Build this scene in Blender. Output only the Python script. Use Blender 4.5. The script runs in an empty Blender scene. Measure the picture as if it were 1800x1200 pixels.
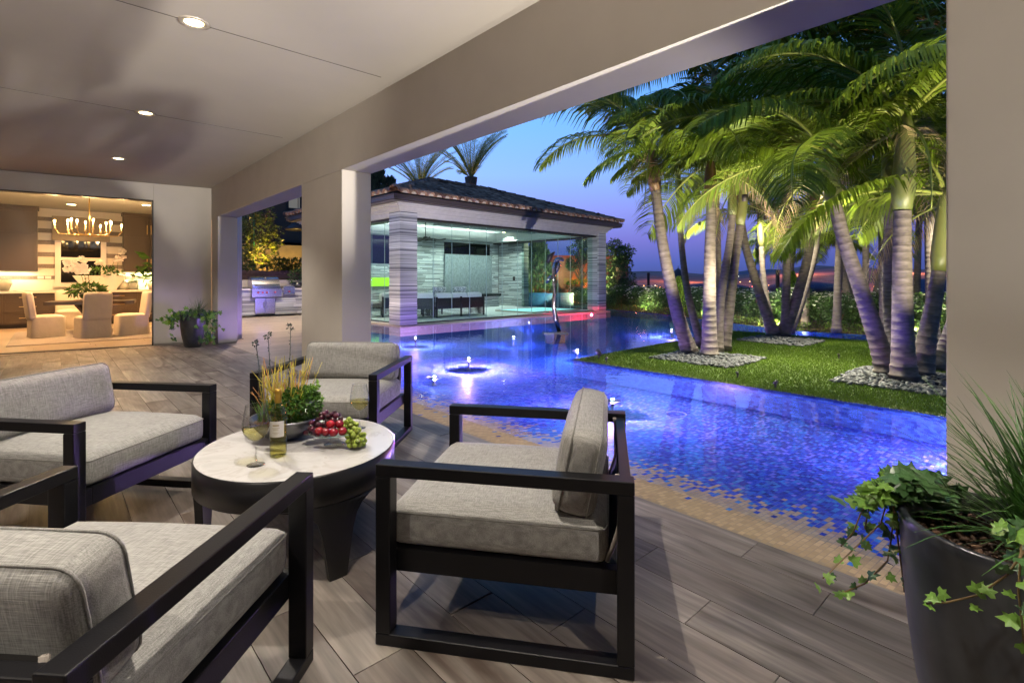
import bpy, bmesh, math, random
import numpy as np
from mathutils import Vector, Matrix, Euler, noise
R = random.Random(7)
rad = math.radians
# ---------------------------------------------------------------- camera
# House axes: X out towards the pool, Y along the covered patio, Z up, deck at z = 0, eye at 1.3 m
CAMF, CAMH, V0, U0 = 895.0, 1.3, 491.0, 900.0
YAW = math.atan(810 / 895.0)
SN, CS = math.sin(YAW), math.cos(YAW)
scn = bpy.context.scene
cam = bpy.data.objects.new('camera', bpy.data.cameras.new('camera'))
scn.collection.objects.link(cam)
cam.data.sensor_width = 36
cam.data.lens = 36 * CAMF / 1800
cam.data.shift_y = -(600 - V0) / 1800
cam.data.clip_start = 0.05
cam.data.clip_end = 20000
cam.location = (0, 0, CAMH)
cam.rotation_euler = (rad(90), 0, -YAW)
scn.camera = cam
# ---------------------------------------------------------------- world: dusk sky
world = bpy.data.worlds.new('World')
scn.world = world
world.use_nodes = True
nt = world.node_tree
nt.nodes.clear()
wo = nt.nodes.new('ShaderNodeOutputWorld')
bg = nt.nodes.new('ShaderNodeBackground')
tc = nt.nodes.new('ShaderNodeTexCoord')
sp = nt.nodes.new('ShaderNodeSeparateXYZ')
cr = nt.nodes.new('ShaderNodeValToRGB')
nt.links.new(tc.outputs['Generated'], sp.inputs[0])
nt.links.new(sp.outputs['Z'], cr.inputs[0])
el = cr.color_ramp.elements
stops = [(0.0, (.05, .07, .23)), (.03, (.07, .10, .36)), (.075, (.15, .15, .50)), (.13, (.21, .25, .68)),
         (.20, (.21, .37, .82)), (.30, (.15, .38, .86)), (.5, (.08, .25, .65)), (1.0, (.02, .07, .25))]
el[0].position, el[0].color = stops[0][0], stops[0][1] + (1,)
el[1].position, el[1].color = stops[-1][0], stops[-1][1] + (1,)
for p, c in stops[1:-1]:
    e = el.new(p); e.color = c + (1,)
# the sky darkens evenly towards the right-hand (south) side of the view, away from where the sun set
dp = nt.nodes.new('ShaderNodeVectorMath'); dp.operation = 'DOT_PRODUCT'
dp.inputs[1].default_value = (-.35, .93, 0)
nt.links.new(tc.outputs['Generated'], dp.inputs[0])
mr = nt.nodes.new('ShaderNodeMapRange')
mr.inputs['From Min'].default_value = -1; mr.inputs['From Max'].default_value = 1
mr.inputs['To Min'].default_value = .28; mr.inputs['To Max'].default_value = 1.15
nt.links.new(dp.outputs['Value'], mr.inputs['Value'])
nt.links.new(cr.outputs[0], bg.inputs[0])
mw = nt.nodes.new('ShaderNodeMath'); mw.operation = 'MULTIPLY'; mw.inputs[1].default_value = 1.75
nt.links.new(mr.outputs[0], mw.inputs[0])
nt.links.new(mw.outputs[0], bg.inputs[1])
nt.links.new(bg.outputs[0], wo.inputs[0])
scn.view_settings.view_transform = 'Standard'
scn.view_settings.look = 'None'
scn.view_settings.exposure = 0
scn.view_settings.gamma = 1
cy = scn.cycles
cy.use_denoising = True
cy.max_bounces = 8
cy.transparent_max_bounces = 24
cy.glossy_bounces = 4
cy.diffuse_bounces = 3
cy.transmission_bounces = 8
cy.caustics_reflective = False
cy.caustics_refractive = False
cy.sample_clamp_indirect = 4
try:
    cy.use_light_tree = True
except Exception:
    pass
# ---------------------------------------------------------------- surveyed points: pixel of the photograph -> place in the world
def fl(u, v, z=0.0):
    d = CAMF * (CAMH - z) / (v - V0); c = (u - U0) / CAMF
    return d * (SN + c * CS), d * (CS - c * SN)
def dep(u, v, d):
    c = (u - U0) / CAMF
    return Vector((d * (SN + c * CS), d * (CS - c * SN), CAMH - (v - V0) / CAMF * d))
def onY(u, v, Y):
    c = (u - U0) / CAMF
    return dep(u, v, Y / (CS - c * SN))
def onX(u, v, X):
    c = (u - U0) / CAMF
    return dep(u, v, X / (SN + c * CS))
# ---------------------------------------------------------------- object helpers
def link(o, parent=None):
    scn.collection.objects.link(o)
    if parent: o.parent = parent
    return o
def tag(o, label=None, cat=None, group=None, kind=None):
    if label: o['label'] = label
    if cat: o['category'] = cat
    if group: o['group'] = group
    if kind: o['kind'] = kind
    return o
def thing(name, label, cat, loc=(0, 0, 0), rz=0, group=None):
    o = bpy.data.objects.new(name, None); link(o)
    o.empty_display_size = .1
    o.location = loc; o.rotation_euler = (0, 0, rz)
    return tag(o, label, cat, group)
def kids(o): return [c for c in scn.objects if c.parent == o]
def dup(root, loc=None, rz=None, label=None, group=None, scale=None):
    def cp(o, par):
        c = o.copy(); scn.collection.objects.link(c)
        if par: c.parent = par
        for ch in TREE.get(o.name, []): cp(ch, c)
        return c
    r = cp(root, None)
    if loc is not None: r.location = loc
    if rz is not None: r.rotation_euler = (0, 0, rz)
    if label: r['label'] = label
    if group: r['group'] = group
    if scale: r.scale = (scale,) * 3
    return r
TREE = {}
class MB:
    """collects faces with material slots and links them as one mesh"""
    def __init__(s): s.v = []; s.f = []; s.m = []; s.sm = []
    def add(s, vs, fs, mi=0, smooth=False):
        n = len(s.v); s.v += [tuple(x) for x in vs]
        s.f += [tuple(i + n for i in f) for f in fs]; s.m += [mi] * len(fs); s.sm += [smooth] * len(fs)
        return s
    def box(s, c, d, rz=0, mi=0, M=None):
        x, y, z = d[0] / 2, d[1] / 2, d[2] / 2
        vs = [Vector((a * x, b * y, e * z)) for e in (-1, 1) for b in (-1, 1) for a in (-1, 1)]
        if rz: m = Matrix.Rotation(rz, 3, 'Z'); vs = [m @ v for v in vs]
        vs = [v + Vector(c) for v in vs]
        if M: vs = [M @ v for v in vs]
        return s.add(vs, [(0, 2, 3, 1), (4, 5, 7, 6), (0, 1, 5, 4), (1, 3, 7, 5), (3, 2, 6, 7), (2, 0, 4, 6)], mi)
    def bx(s, x0, x1, y0, y1, z0, z1, mi=0):
        return s.box(((x0 + x1) / 2, (y0 + y1) / 2, (z0 + z1) / 2), (abs(x1 - x0), abs(y1 - y0), abs(z1 - z0)), 0, mi)
    def tube(s, pts, rs, n=8, mi=0, caps=True, smooth=True):
        pts = [Vector(p) for p in pts]
        if not hasattr(rs, '__len__'): rs = [rs] * len(pts)
        vs = []; fs = []
        t0 = (pts[1] - pts[0]).normalized()
        up = Vector((0, 0, 1)) if abs(t0.z) < .9 else Vector((1, 0, 0))
        a = t0.cross(up).normalized()
        for i, p in enumerate(pts):
            t = (pts[min(i + 1, len(pts) - 1)] - pts[max(i - 1, 0)])
            t = t.normalized() if t.length > 1e-9 else t0
            a = (a - t * a.dot(t))
            a = a.normalized() if a.length > 1e-6 else t.orthogonal().normalized()
            b = t.cross(a)
            for k in range(n):
                an = 2 * math.pi * k / n
                vs.append(p + (a * math.cos(an) + b * math.sin(an)) * rs[i])
        for i in range(len(pts) - 1):
            for k in range(n):
                k2 = (k + 1) % n
                fs.append((i * n + k, i * n + k2, (i + 1) * n + k2, (i + 1) * n + k))
        if caps:
            fs.append(tuple(range(n))[::-1]); fs.append(tuple((len(pts) - 1) * n + k for k in range(n)))
        return s.add(vs, fs, mi, smooth)
    def lathe(s, prof, c=(0, 0, 0), n=32, mi=0, smooth=True, cap0=False, cap1=False):
        vs = [(c[0] + r * math.cos(2 * math.pi * k / n), c[1] + r * math.sin(2 * math.pi * k / n), c[2] + z) for r, z in prof for k in range(n)]
        fs = [(i * n + k, i * n + (k + 1) % n, (i + 1) * n + (k + 1) % n, (i + 1) * n + k) for i in range(len(prof) - 1) for k in range(n)]
        if cap0: fs.append(tuple(range(n))[::-1])
        if cap1: fs.append(tuple((len(prof) - 1) * n + k for k in range(n)))
        return s.add(vs, fs, mi, smooth)
    def ell(s, c, r, n=10, m=6, mi=0, rot=None):
        vs = [Vector((0, 0, -r[2]))]; 
        for i in range(1, m):
            ph = -math.pi / 2 + math.pi * i / m
            for k in range(n):
                t = 2 * math.pi * k / n
                vs.append(Vector((r[0] * math.cos(ph) * math.cos(t), r[1] * math.cos(ph) * math.sin(t), r[2] * math.sin(ph))))
        vs.append(Vector((0, 0, r[2])))
        if rot: e = rot.to_matrix(); vs = [e @ v for v in vs]
        vs = [v + Vector(c) for v in vs]
        fs = [(0, 1 + (k + 1) % n, 1 + k) for k in range(n)]
        for i in range(m - 2):
            for k in range(n):
                a = 1 + i * n + k; b = 1 + i * n + (k + 1) % n
                fs.append((a, b, b + n, a + n))
        L = len(vs) - 1; o = 1 + (m - 2) * n
        fs += [(o + k, o + (k + 1) % n, L) for k in range(n)]
        return s.add(vs, fs, mi, True)
    def poly(s, pts, z0, z1, mi=0, mside=None):
        n = len(pts); ms = mi if mside is None else mside
        vs = [(x, y, z0) for x, y in pts] + [(x, y, z1) for x, y in pts]
        s.add(vs, [tuple(range(n, 2 * n))], mi)
        s.add(vs, [tuple(range(n))[::-1]] + [(i, (i + 1) % n, n + (i + 1) % n, n + i) for i in range(n)], ms)
        return s
    def build(s, name, mats, parent=None, label=None, cat=None, group=None, kind=None, bevel=0, loc=None, rz=None):
        me = bpy.data.meshes.new(name)
        me.from_pydata(s.v, [], s.f)
        mats = mats if isinstance(mats, (list, tuple)) else [mats]
        for m in mats: me.materials.append(m)
        me.polygons.foreach_set('material_index', s.m)
        me.polygons.foreach_set('use_smooth', s.sm)
        me.update()
        o = bpy.data.objects.new(name, me); link(o, parent)
        if parent: TREE.setdefault(parent.name, []).append(o)
        if bevel:
            b = o.modifiers.new('bevel', 'BEVEL'); b.width = bevel; b.segments = 2; b.limit_method = 'ANGLE'; b.angle_limit = rad(50)
        if loc is not None: o.location = loc
        if rz is not None: o.rotation_euler = (0, 0, rz)
        return tag(o, label, cat, group, kind)
def inst(src, name, parent, loc, rot=None, scale=None):
    o = bpy.data.objects.new(name, src.data if hasattr(src, 'data') else src); link(o, parent)
    if parent: TREE.setdefault(parent.name, []).append(o)
    o.location = loc
    if rot is not None: o.rotation_euler = rot
    if scale is not None: o.scale = scale if hasattr(scale, '__len__') else (scale,) * 3
    return o
def rounded(w, d, h, r, puff=0, n=9, nz=5, puffs=0):
    """a puffed cushion: rounded box centred at its bottom centre"""
    vs = {}; V = []; Fc = []
    def key(p): return tuple(round(q, 5) for q in p)
    def vert(p):
        x, y, z = p
        q = Vector((x * w / 2, y * d / 2, z * h / 2))
        inn = Vector((max(-w / 2 + r, min(w / 2 - r, q.x)), max(-d / 2 + r, min(d / 2 - r, q.y)), max(-h / 2 + r, min(h / 2 - r, q.z))))
        dd = q - inn
        if dd.length > 1e-6: q = inn + dd.normalized() * r
        e = (1 - x * x) * (1 - y * y)
        q.z += puff * (e ** .6) * max(z, 0)
        q.x += puffs * x * (1 - z * z) * (1 - y * y); q.y += puffs * y * (1 - z * z) * (1 - x * x)
        q.z += h / 2
        k = key(p)
        if k not in vs: vs[k] = len(V); V.append(q)
        return vs[k]
    def lin(k):
        a = [i / k * 2 - 1 for i in range(k + 1)]
        return [math.copysign(abs(t) ** .72, t) for t in a]
    L, Z = lin(n), lin(nz)
    for s in (-1, 1):
        for i in range(n):
            for j in range(n):
                q = [vert((L[i], L[j], s)), vert((L[i + 1], L[j], s)), vert((L[i + 1], L[j + 1], s)), vert((L[i], L[j + 1], s))]
                Fc.append(q if s > 0 else q[::-1])
        for i in range(n):
            for j in range(nz):
                q = [vert((L[i], s, Z[j])), vert((L[i + 1], s, Z[j])), vert((L[i + 1], s, Z[j + 1])), vert((L[i], s, Z[j + 1]))]
                Fc.append(q if s < 0 else q[::-1])
                q = [vert((s, L[i], Z[j])), vert((s, L[i + 1], Z[j])), vert((s, L[i + 1], Z[j + 1])), vert((s, L[i], Z[j + 1]))]
                Fc.append(q if s > 0 else q[::-1])
    return V, Fc
# ---------------------------------------------------------------- materials
def newmat(name):
    m = bpy.data.materials.new(name); m.use_nodes = True
    t = m.node_tree; return m, t, t.nodes['Principled BSDF']
def nd(t, ty, **kw):
    n = t.nodes.new(ty)
    for k, v in kw.items(): setattr(n, k, v)
    return n
def pm(name, col, rough=.5, metal=0, var=0, scale=5, stretch=(1, 1, 1), bump=0, bscale=60, bstretch=None, island=0, objr=0, col2=None, spec=.5,
       transl=0, em=None, ems=0, coat=0, sheen=0, detail=4, bdist=.002):
    m, t, b = newmat(name)
    b.inputs['Roughness'].default_value = rough; b.inputs['Metallic'].default_value = metal
    b.inputs['Base Color'].default_value = (*col, 1); b.inputs['Specular IOR Level'].default_value = spec
    b.inputs['Coat Weight'].default_value = coat; b.inputs['Coat Roughness'].default_value = .15
    b.inputs['Sheen Weight'].default_value = sheen
    co = nd(t, 'ShaderNodeTexCoord')
    src = None
    if var or col2:
        mp = nd(t, 'ShaderNodeMapping'); mp.inputs['Scale'].default_value = stretch
        t.links.new(co.outputs['Object'], mp.inputs[0])
        nz = nd(t, 'ShaderNodeTexNoise'); nz.inputs['Scale'].default_value = scale; nz.inputs['Detail'].default_value = detail
        t.links.new(mp.outputs[0], nz.inputs['Vector'])
        if objr:
            oi = nd(t, 'ShaderNodeObjectInfo'); mm = nd(t, 'ShaderNodeMath', operation='MULTIPLY'); mm.inputs[1].default_value = 50
            t.links.new(oi.outputs['Random'], mm.inputs[0])
            ad = nd(t, 'ShaderNodeVectorMath', operation='ADD'); t.links.new(mp.outputs[0], ad.inputs[0]); t.links.new(mm.outputs[0], ad.inputs[1])
            t.links.new(ad.outputs[0], nz.inputs['Vector'])
        rp = nd(t, 'ShaderNodeValToRGB')
        c2 = col2 if col2 else tuple(c * (1 + var) for c in col); c1 = col if col2 else tuple(c * (1 - var) for c in col)
        rp.color_ramp.elements[0].position = .32; rp.color_ramp.elements[1].position = .68
        rp.color_ramp.elements[0].color = (*c1, 1); rp.color_ramp.elements[1].color = (*c2, 1)
        t.links.new(nz.outputs[0], rp.inputs[0]); src = rp.outputs[0]
    for amt, kind in ((island, 'i'), (objr, 'o')):
        if not amt: continue
        if kind == 'i': g = nd(t, 'ShaderNodeNewGeometry'); o = g.outputs['Random Per Island']
        else: g = nd(t, 'ShaderNodeObjectInfo'); o = g.outputs['Random']
        mr = nd(t, 'ShaderNodeMapRange'); mr.inputs['To Min'].default_value = 1 - amt; mr.inputs['To Max'].default_value = 1 + amt
        t.links.new(o, mr.inputs[0])
        vm = nd(t, 'ShaderNodeVectorMath', operation='SCALE')
        if src is None: vm.inputs[0].default_value = col
        else: t.links.new(src, vm.inputs[0])
        t.links.new(mr.outputs[0], vm.inputs['Scale']); src = vm.outputs[0]
    if src is not None: t.links.new(src, b.inputs['Base Color'])
    if bump:
        n2 = nd(t, 'ShaderNodeTexNoise'); n2.inputs['Scale'].default_value = bscale; n2.inputs['Detail'].default_value = 3
        mp2 = nd(t, 'ShaderNodeMapping'); mp2.inputs['Scale'].default_value = bstretch or (1, 1, 1)
        t.links.new(co.outputs['Object'], mp2.inputs[0]); t.links.new(mp2.outputs[0], n2.inputs['Vector'])
        bp = nd(t, 'ShaderNodeBump'); bp.inputs['Strength'].default_value = bump; bp.inputs['Distance'].default_value = bdist
        t.links.new(n2.outputs[0], bp.inputs['Height']); t.links.new(bp.outputs[0], b.inputs['Normal'])
    if em: b.inputs['Emission Color'].default_value = (*em, 1); b.inputs['Emission Strength'].default_value = ems
    if transl:
        out = t.nodes['Material Output']
        tr = nd(t, 'ShaderNodeBsdfTranslucent'); mx = nd(t, 'ShaderNodeMixShader'); mx.inputs[0].default_value = transl
        if src is not None: t.links.new(src, tr.inputs[0])
        else: tr.inputs[0].default_value = (*col, 1)
        t.links.new(b.outputs[0], mx.inputs[1]); t.links.new(tr.outputs[0], mx.inputs[2]); t.links.new(mx.outputs[0], out.inputs[0])
    return m
def thin_glass(name, tint=(.93, .96, .95), refl=1.0, rough=0.0, ior=1.45, base=0.0, power=5):
    m, t, b = newmat(name); t.nodes.remove(b)
    out = t.nodes['Material Output']
    tr = nd(t, 'ShaderNodeBsdfTransparent'); tr.inputs[0].default_value = (*tint, 1)
    gl = nd(t, 'ShaderNodeBsdfGlossy'); gl.inputs['Roughness'].default_value = rough
    lw = nd(t, 'ShaderNodeLayerWeight'); lw.inputs['Blend'].default_value = .5
    fr = nd(t, 'ShaderNodeMath', operation='POWER'); fr.inputs[1].default_value = power        # Schlick, the same from both sides of the sheet
    t.links.new(lw.outputs['Facing'], fr.inputs[0])
    f0 = ((ior - 1) / (ior + 1)) ** 2
    mm = nd(t, 'ShaderNodeMath', operation='MULTIPLY_ADD'); mm.inputs[1].default_value = (1 - f0) * min(refl, 1); mm.inputs[2].default_value = f0 * refl + base; mm.use_clamp = True
    mx = nd(t, 'ShaderNodeMixShader')
    t.links.new(fr.outputs[0], mm.inputs[0]); t.links.new(mm.outputs[0], mx.inputs[0])
    t.links.new(tr.outputs[0], mx.inputs[1]); t.links.new(gl.outputs[0], mx.inputs[2]); t.links.new(mx.outputs[0], out.inputs[0])
    m['gl'] = 1
    return m
def emis(name, col, s):
    m, t, b = newmat(name)
    b.inputs['Base Color'].default_value = (*col, 1)
    b.inputs['Emission Color'].default_value = (*col, 1); b.inputs['Emission Strength'].default_value = s
    return m
M = {}
M['plaster'] = pm('plaster', (.50, .462, .41), .85, var=.035, scale=2.5, bump=.06, bscale=120)
M['ceiling_paint'] = pm('ceiling_paint', (.44, .40, .35), .8, var=.02, scale=2, bump=.15, bscale=160)
M['baseboard'] = pm('baseboard', (.30, .28, .25), .6)
M['grout'] = pm('grout', (.27, .235, .205), .9)
# wood-look porcelain planks: long grain, each plank its own tone
def plank_mat():
    m, t, b = newmat('plank_porcelain')
    co = nd(t, 'ShaderNodeTexCoord'); oi = nd(t, 'ShaderNodeObjectInfo')
    mm = nd(t, 'ShaderNodeMath', operation='MULTIPLY'); mm.inputs[1].default_value = 37
    t.links.new(oi.outputs['Random'], mm.inputs[0])
    ad = nd(t, 'ShaderNodeVectorMath', operation='ADD'); t.links.new(co.outputs['Object'], ad.inputs[0]); t.links.new(mm.outputs[0], ad.inputs[1])
    def nz(sc, st, de, dist=0):
        mp = nd(t, 'ShaderNodeMapping'); mp.inputs['Scale'].default_value = st
        t.links.new(ad.outputs[0], mp.inputs[0])
        n = nd(t, 'ShaderNodeTexNoise'); n.inputs['Scale'].default_value = sc; n.inputs['Detail'].default_value = de; n.inputs['Distortion'].default_value = dist
        t.links.new(mp.outputs[0], n.inputs['Vector']); return n
    a = nz(4.2, (1, .2, 1), 4, 1.3); f = nz(55, (1, .05, 1), 4); 
    r1 = nd(t, 'ShaderNodeValToRGB'); e = r1.color_ramp.elements
    e[0].position = .30; e[0].color = (.065, .046, .036, 1); e[1].position = .72; e[1].color = (.33, .285, .245, 1)
    x = e.new(.45); x.color = (.165, .138, .118, 1); x = e.new(.56); x.color = (.215, .188, .165, 1)
    t.links.new(a.outputs[0], r1.inputs[0])
    r2 = nd(t, 'ShaderNodeMapRange'); r2.inputs['From Min'].default_value = .3; r2.inputs['From Max'].default_value = .7
    r2.inputs['To Min'].default_value = .74; r2.inputs['To Max'].default_value = 1.18
    t.links.new(f.outputs[0], r2.inputs[0])
    r3 = nd(t, 'ShaderNodeMapRange'); r3.inputs['To Min'].default_value = .78; r3.inputs['To Max'].default_value = 1.2
    t.links.new(oi.outputs['Random'], r3.inputs[0])
    p = nd(t, 'ShaderNodeMath', operation='MULTIPLY'); t.links.new(r2.outputs[0], p.inputs[0]); t.links.new(r3.outputs[0], p.inputs[1])
    s = nd(t, 'ShaderNodeVectorMath', operation='SCALE'); t.links.new(r1.outputs[0], s.inputs[0]); t.links.new(p.outputs[0], s.inputs['Scale'])
    t.links.new(s.outputs[0], b.inputs['Base Color'])
    b.inputs['Roughness'].default_value = .46
    bp = nd(t, 'ShaderNodeBump'); bp.inputs['Strength'].default_value = .25; bp.inputs['Distance'].default_value = .001
    t.links.new(f.outputs[0], bp.inputs['Height']); t.links.new(bp.outputs[0], b.inputs['Normal'])
    return m
M['plank'] = plank_mat()
def fabric_mat(name, col, sc=1.0):
    """linen weave: two crossed sets of threads with slubs"""
    m, t, b = newmat(name)
    co = nd(t, 'ShaderNodeTexCoord')
    outs = []
    for st in ((1, .06, .06), (.06, 1, 1)):
        mp = nd(t, 'ShaderNodeMapping'); mp.inputs['Scale'].default_value = st
        mp.inputs['Rotation'].default_value = (0, 0, rad(2))
        t.links.new(co.outputs['Object'], mp.inputs[0])
        n = nd(t, 'ShaderNodeTexNoise'); n.inputs['Scale'].default_value = 420 * sc; n.inputs['Detail'].default_value = 2
        t.links.new(mp.outputs[0], n.inputs['Vector']); outs.append(n)
    ad = nd(t, 'ShaderNodeMath', operation='ADD'); t.links.new(outs[0].outputs[0], ad.inputs[0]); t.links.new(outs[1].outputs[0], ad.inputs[1])
    mr = nd(t, 'ShaderNodeMapRange'); mr.inputs['From Min'].default_value = .7; mr.inputs['From Max'].default_value = 1.3
    mr.inputs['To Min'].default_value = .62; mr.inputs['To Max'].default_value = 1.32
    t.links.new(ad.outputs[0], mr.inputs[0])
    bn = nd(t, 'ShaderNodeTexNoise'); bn.inputs['Scale'].default_value = 7; t.links.new(co.outputs['Object'], bn.inputs['Vector'])
    m2 = nd(t, 'ShaderNodeMapRange'); m2.inputs['To Min'].default_value = .9; m2.inputs['To Max'].default_value = 1.1; t.links.new(bn.outputs[0], m2.inputs[0])
    mu = nd(t, 'ShaderNodeMath', operation='MULTIPLY'); t.links.new(mr.outputs[0], mu.inputs[0]); t.links.new(m2.outputs[0], mu.inputs[1])
    s = nd(t, 'ShaderNodeVectorMath', operation='SCALE'); s.inputs[0].default_value = col; t.links.new(mu.outputs[0], s.inputs['Scale'])
    t.links.new(s.outputs[0], b.inputs['Base Color']); b.inputs['Roughness'].default_value = .95; b.inputs['Specular IOR Level'].default_value = .15
    b.inputs['Sheen Weight'].default_value = .15
    n3 = nd(t, 'ShaderNodeTexNoise'); n3.inputs['Scale'].default_value = 9; n3.inputs['Detail'].default_value = 3; t.links.new(co.outputs['Object'], n3.inputs['Vector'])
    b0 = nd(t, 'ShaderNodeBump'); b0.inputs['Strength'].default_value = .22; b0.inputs['Distance'].default_value = .008
    t.links.new(n3.outputs[0], b0.inputs['Height'])
    bp = nd(t, 'ShaderNodeBump'); bp.inputs['Strength'].default_value = .6; bp.inputs['Distance'].default_value = .0012
    t.links.new(ad.outputs[0], bp.inputs['Height']); t.links.new(b0.outputs[0], bp.inputs['Normal']); t.links.new(bp.outputs[0], b.inputs['Normal'])
    return m
M['linen'] = fabric_mat('grey_linen', (.335, .33, .31))
M['linen_seam'] = fabric_mat('linen_piping', (.30, .295, .275), 2)
M['black_metal'] = pm('black_powder_coat', (.005, .005, .0065), .42, var=.12, scale=9, bump=.15, bscale=300, spec=.32)
M['sling'] = pm('black_sling', (.02, .018, .017), .8, bump=.3, bscale=300)
M['sling_band'] = pm('beige_binding', (.24, .21, .18), .8)
def marble_mat():
    m, t, b = newmat('white_marble')
    co = nd(t, 'ShaderNodeTexCoord'); n = nd(t, 'ShaderNodeTexNoise'); n.inputs['Scale'].default_value = 3.2; n.inputs['Detail'].default_value = 8; n.inputs['Distortion'].default_value = 1.4
    t.links.new(co.outputs['Object'], n.inputs['Vector'])
    r = nd(t, 'ShaderNodeValToRGB'); e = r.color_ramp.elements
    e[0].position = .36; e[0].color = (.52, .505, .49, 1); e[1].position = .64; e[1].color = (.64, .63, .615, 1)
    x = e.new(.485); x.color = (.625, .615, .60, 1); x = e.new(.505); x.color = (.54, .515, .49, 1); x = e.new(.53); x.color = (.62, .605, .59, 1)
    t.links.new(n.outputs[0], r.inputs[0]); t.links.new(r.outputs[0], b.inputs['Base Color'])
    b.inputs['Roughness'].default_value = .16; return m
M['marble'] = marble_mat()
M['table_black'] = pm('table_black', (.012, .012, .013), .3, var=.1, scale=6)
M['glass'] = thin_glass('clear_glass', (.97, .975, .97), 2.2, power=3.2, base=.05)
M['pane'] = thin_glass('window_glass', (.84, .93, .91), .9)
M['rail_pane'] = thin_glass('railing_glass', (.9, .93, .93), .7)
M['pane_edge'] = pm('glass_edge', (.35, .48, .45), .2)
M['wine'] = thin_glass('white_wine', (.975, .94, .58), 1.4)
M['bottle'] = thin_glass('bottle_glass', (.96, .97, .80), 2.2, power=3)
M['foil'] = pm('gold_foil', (.62, .38, .07), .3, metal=.8, var=.1, scale=30)
M['label_paper'] = pm('label_paper', (.80, .77, .70), .7, var=.03, scale=40)
M['label_print'] = pm('label_print', (.45, .36, .20), .6)
M['silver_bowl'] = pm('hammered_silver', (.19, .19, .20), .34, metal=.75, var=.12, scale=14, bump=.6, bscale=22, bdist=.006)
M['grape_red'] = pm('red_grape', (.055, .006, .018), .28, var=.5, scale=14, objr=.5, coat=.3)
M['grape_green'] = pm('green_grape', (.40, .50, .08), .25, var=.15, scale=20, objr=.2, transl=.3)
M['plum'] = pm('red_plum', (.42, .012, .016), .25, col2=(.20, .006, .02), scale=9, objr=.2, coat=.5)
M['stem'] = pm('brown_stem', (.16, .11, .04), .7)
M['leaf'] = pm('plant_leaf', (.045, .12, .018), .4, island=.55, transl=.28)
M['leaf_light'] = pm('bright_leaf', (.20, .38, .045), .45, island=.4, transl=.35)
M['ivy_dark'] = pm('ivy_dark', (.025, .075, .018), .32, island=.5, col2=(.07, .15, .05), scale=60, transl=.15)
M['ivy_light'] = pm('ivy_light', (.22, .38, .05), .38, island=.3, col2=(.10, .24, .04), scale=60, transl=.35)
M['grass_blade'] = pm('grass_blade', (.045, .115, .022), .38, island=.5, transl=.2)
M['blade_yellow'] = pm('pencil_stem_yellow', (.50, .42, .05), .5, island=.3)
M['blade_orange'] = pm('pencil_stem_orange', (.48, .22, .06), .5, island=.3)
M['sage'] = pm('sage_stem', (.06, .075, .055), .6, island=.3)
M['soil'] = pm('potting_bark', (.085, .048, .03), .9, island=.7, var=.4, scale=40)
M['pot'] = pm('charcoal_glazed_pot', (.020, .023, .028), .3, col2=(.046, .052, .060), scale=7, bump=.25, bscale=12, bdist=.003, coat=.25)
M['rug'] = pm('rug_wool', (.33, .31, .32), .95, var=.12, scale=6, bump=.4, bscale=200)
M['room_floor'] = pm('room_floor', (.42, .35, .28), .35, var=.12, scale=3, stretch=(1, .2, 1), objr=.1)
M['slipcover'] = pm('cream_slipcover', (.72, .66, .58), .9, var=.03, scale=8, bump=.6, bscale=9, bdist=.012)
M['dark_wood'] = pm('dark_walnut', (.035, .021, .014), .35, var=.25, scale=6, stretch=(1, 8, 8))
M['cabinet'] = pm('taupe_cabinet', (.07, .052, .04), .42)
M['brass'] = pm('brushed_brass', (.78, .56, .27), .28, metal=1)
M['counter_white'] = pm('white_quartz', (.76, .72, .66), .2, var=.04, scale=5)
M['wall_white'] = pm('cream_wallpaper', (.78, .72, .63), .7)
M['wall_band'] = pm('mosaic_band', (.20, .165, .14), .5, var=.25, scale=60)
M['trim_white'] = pm('white_trim', (.78, .74, .68), .5)
M['linen_shade'] = pm('linen_valance', (.34, .29, .22), .9, bump=.4, bscale=200)
M['night_glass'] = pm('night_window', (.008, .008, .009), .04, spec=.6)
M['candle'] = pm('candle_sleeve', (.80, .68, .46), .6)
M['orchid'] = pm('orchid_white', (.80, .76, .72), .6, transl=.3)
M['bottle_frost'] = pm('frosted_glass', (.60, .62, .56), .35, spec=.5)
M['driftwood'] = pm('driftwood', (.46, .43, .40), .8, var=.25, scale=30)
M['black_steel'] = pm('dark_bronze', (.025, .019, .015), .4)
M['steel'] = pm('stainless_steel', (.50, .50, .50), .27, metal=1, var=.1, scale=30, stretch=(1, 30, 30))
M['steel_dark'] = pm('dark_stainless', (.16, .16, .18), .3, metal=1)
M['red_knob'] = pm('red_knob', (.45, .02, .02), .3)
M['chrome'] = pm('polished_bronze', (.42, .36, .33), .1, metal=1, bump=.7, bscale=14, bdist=.02)
M['fascia_brown'] = pm('bronze_gutter', (.075, .055, .048), .4)
M['cornice'] = pm('cornice_stone', (.56, .52, .48), .7, var=.06, scale=6, bump=.2, bscale=80)
M['ceiling_white'] = pm('pavilion_ceiling', (.66, .68, .66), .7)
M['granite'] = pm('water_wall_granite', (.17, .20, .21), .3, col2=(.33, .37, .38), scale=26, stretch=(1, 1, .35), bump=.5, bscale=40)
M['dark_ledge'] = pm('dark_granite', (.03, .035, .035), .2)
M['white_cushion'] = pm('white_cushion', (.74, .72, .68), .9)
M['pattern_cushion'] = pm('patterned_cushion', (.08, .10, .13), .9, col2=(.75, .73, .70), scale=22)
M['rattan'] = pm('dark_rattan', (.014, .013, .012), .5)
M['coping'] = pm('sandstone_coping', (.42, .34, .26), .6, var=.08, scale=9)
M['terrace_floor'] = pm('terrace_tile', (.40, .33, .27), .35, var=.16, scale=2.2, stretch=(.3, 1.6, 1), island=.12, detail=6)
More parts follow.
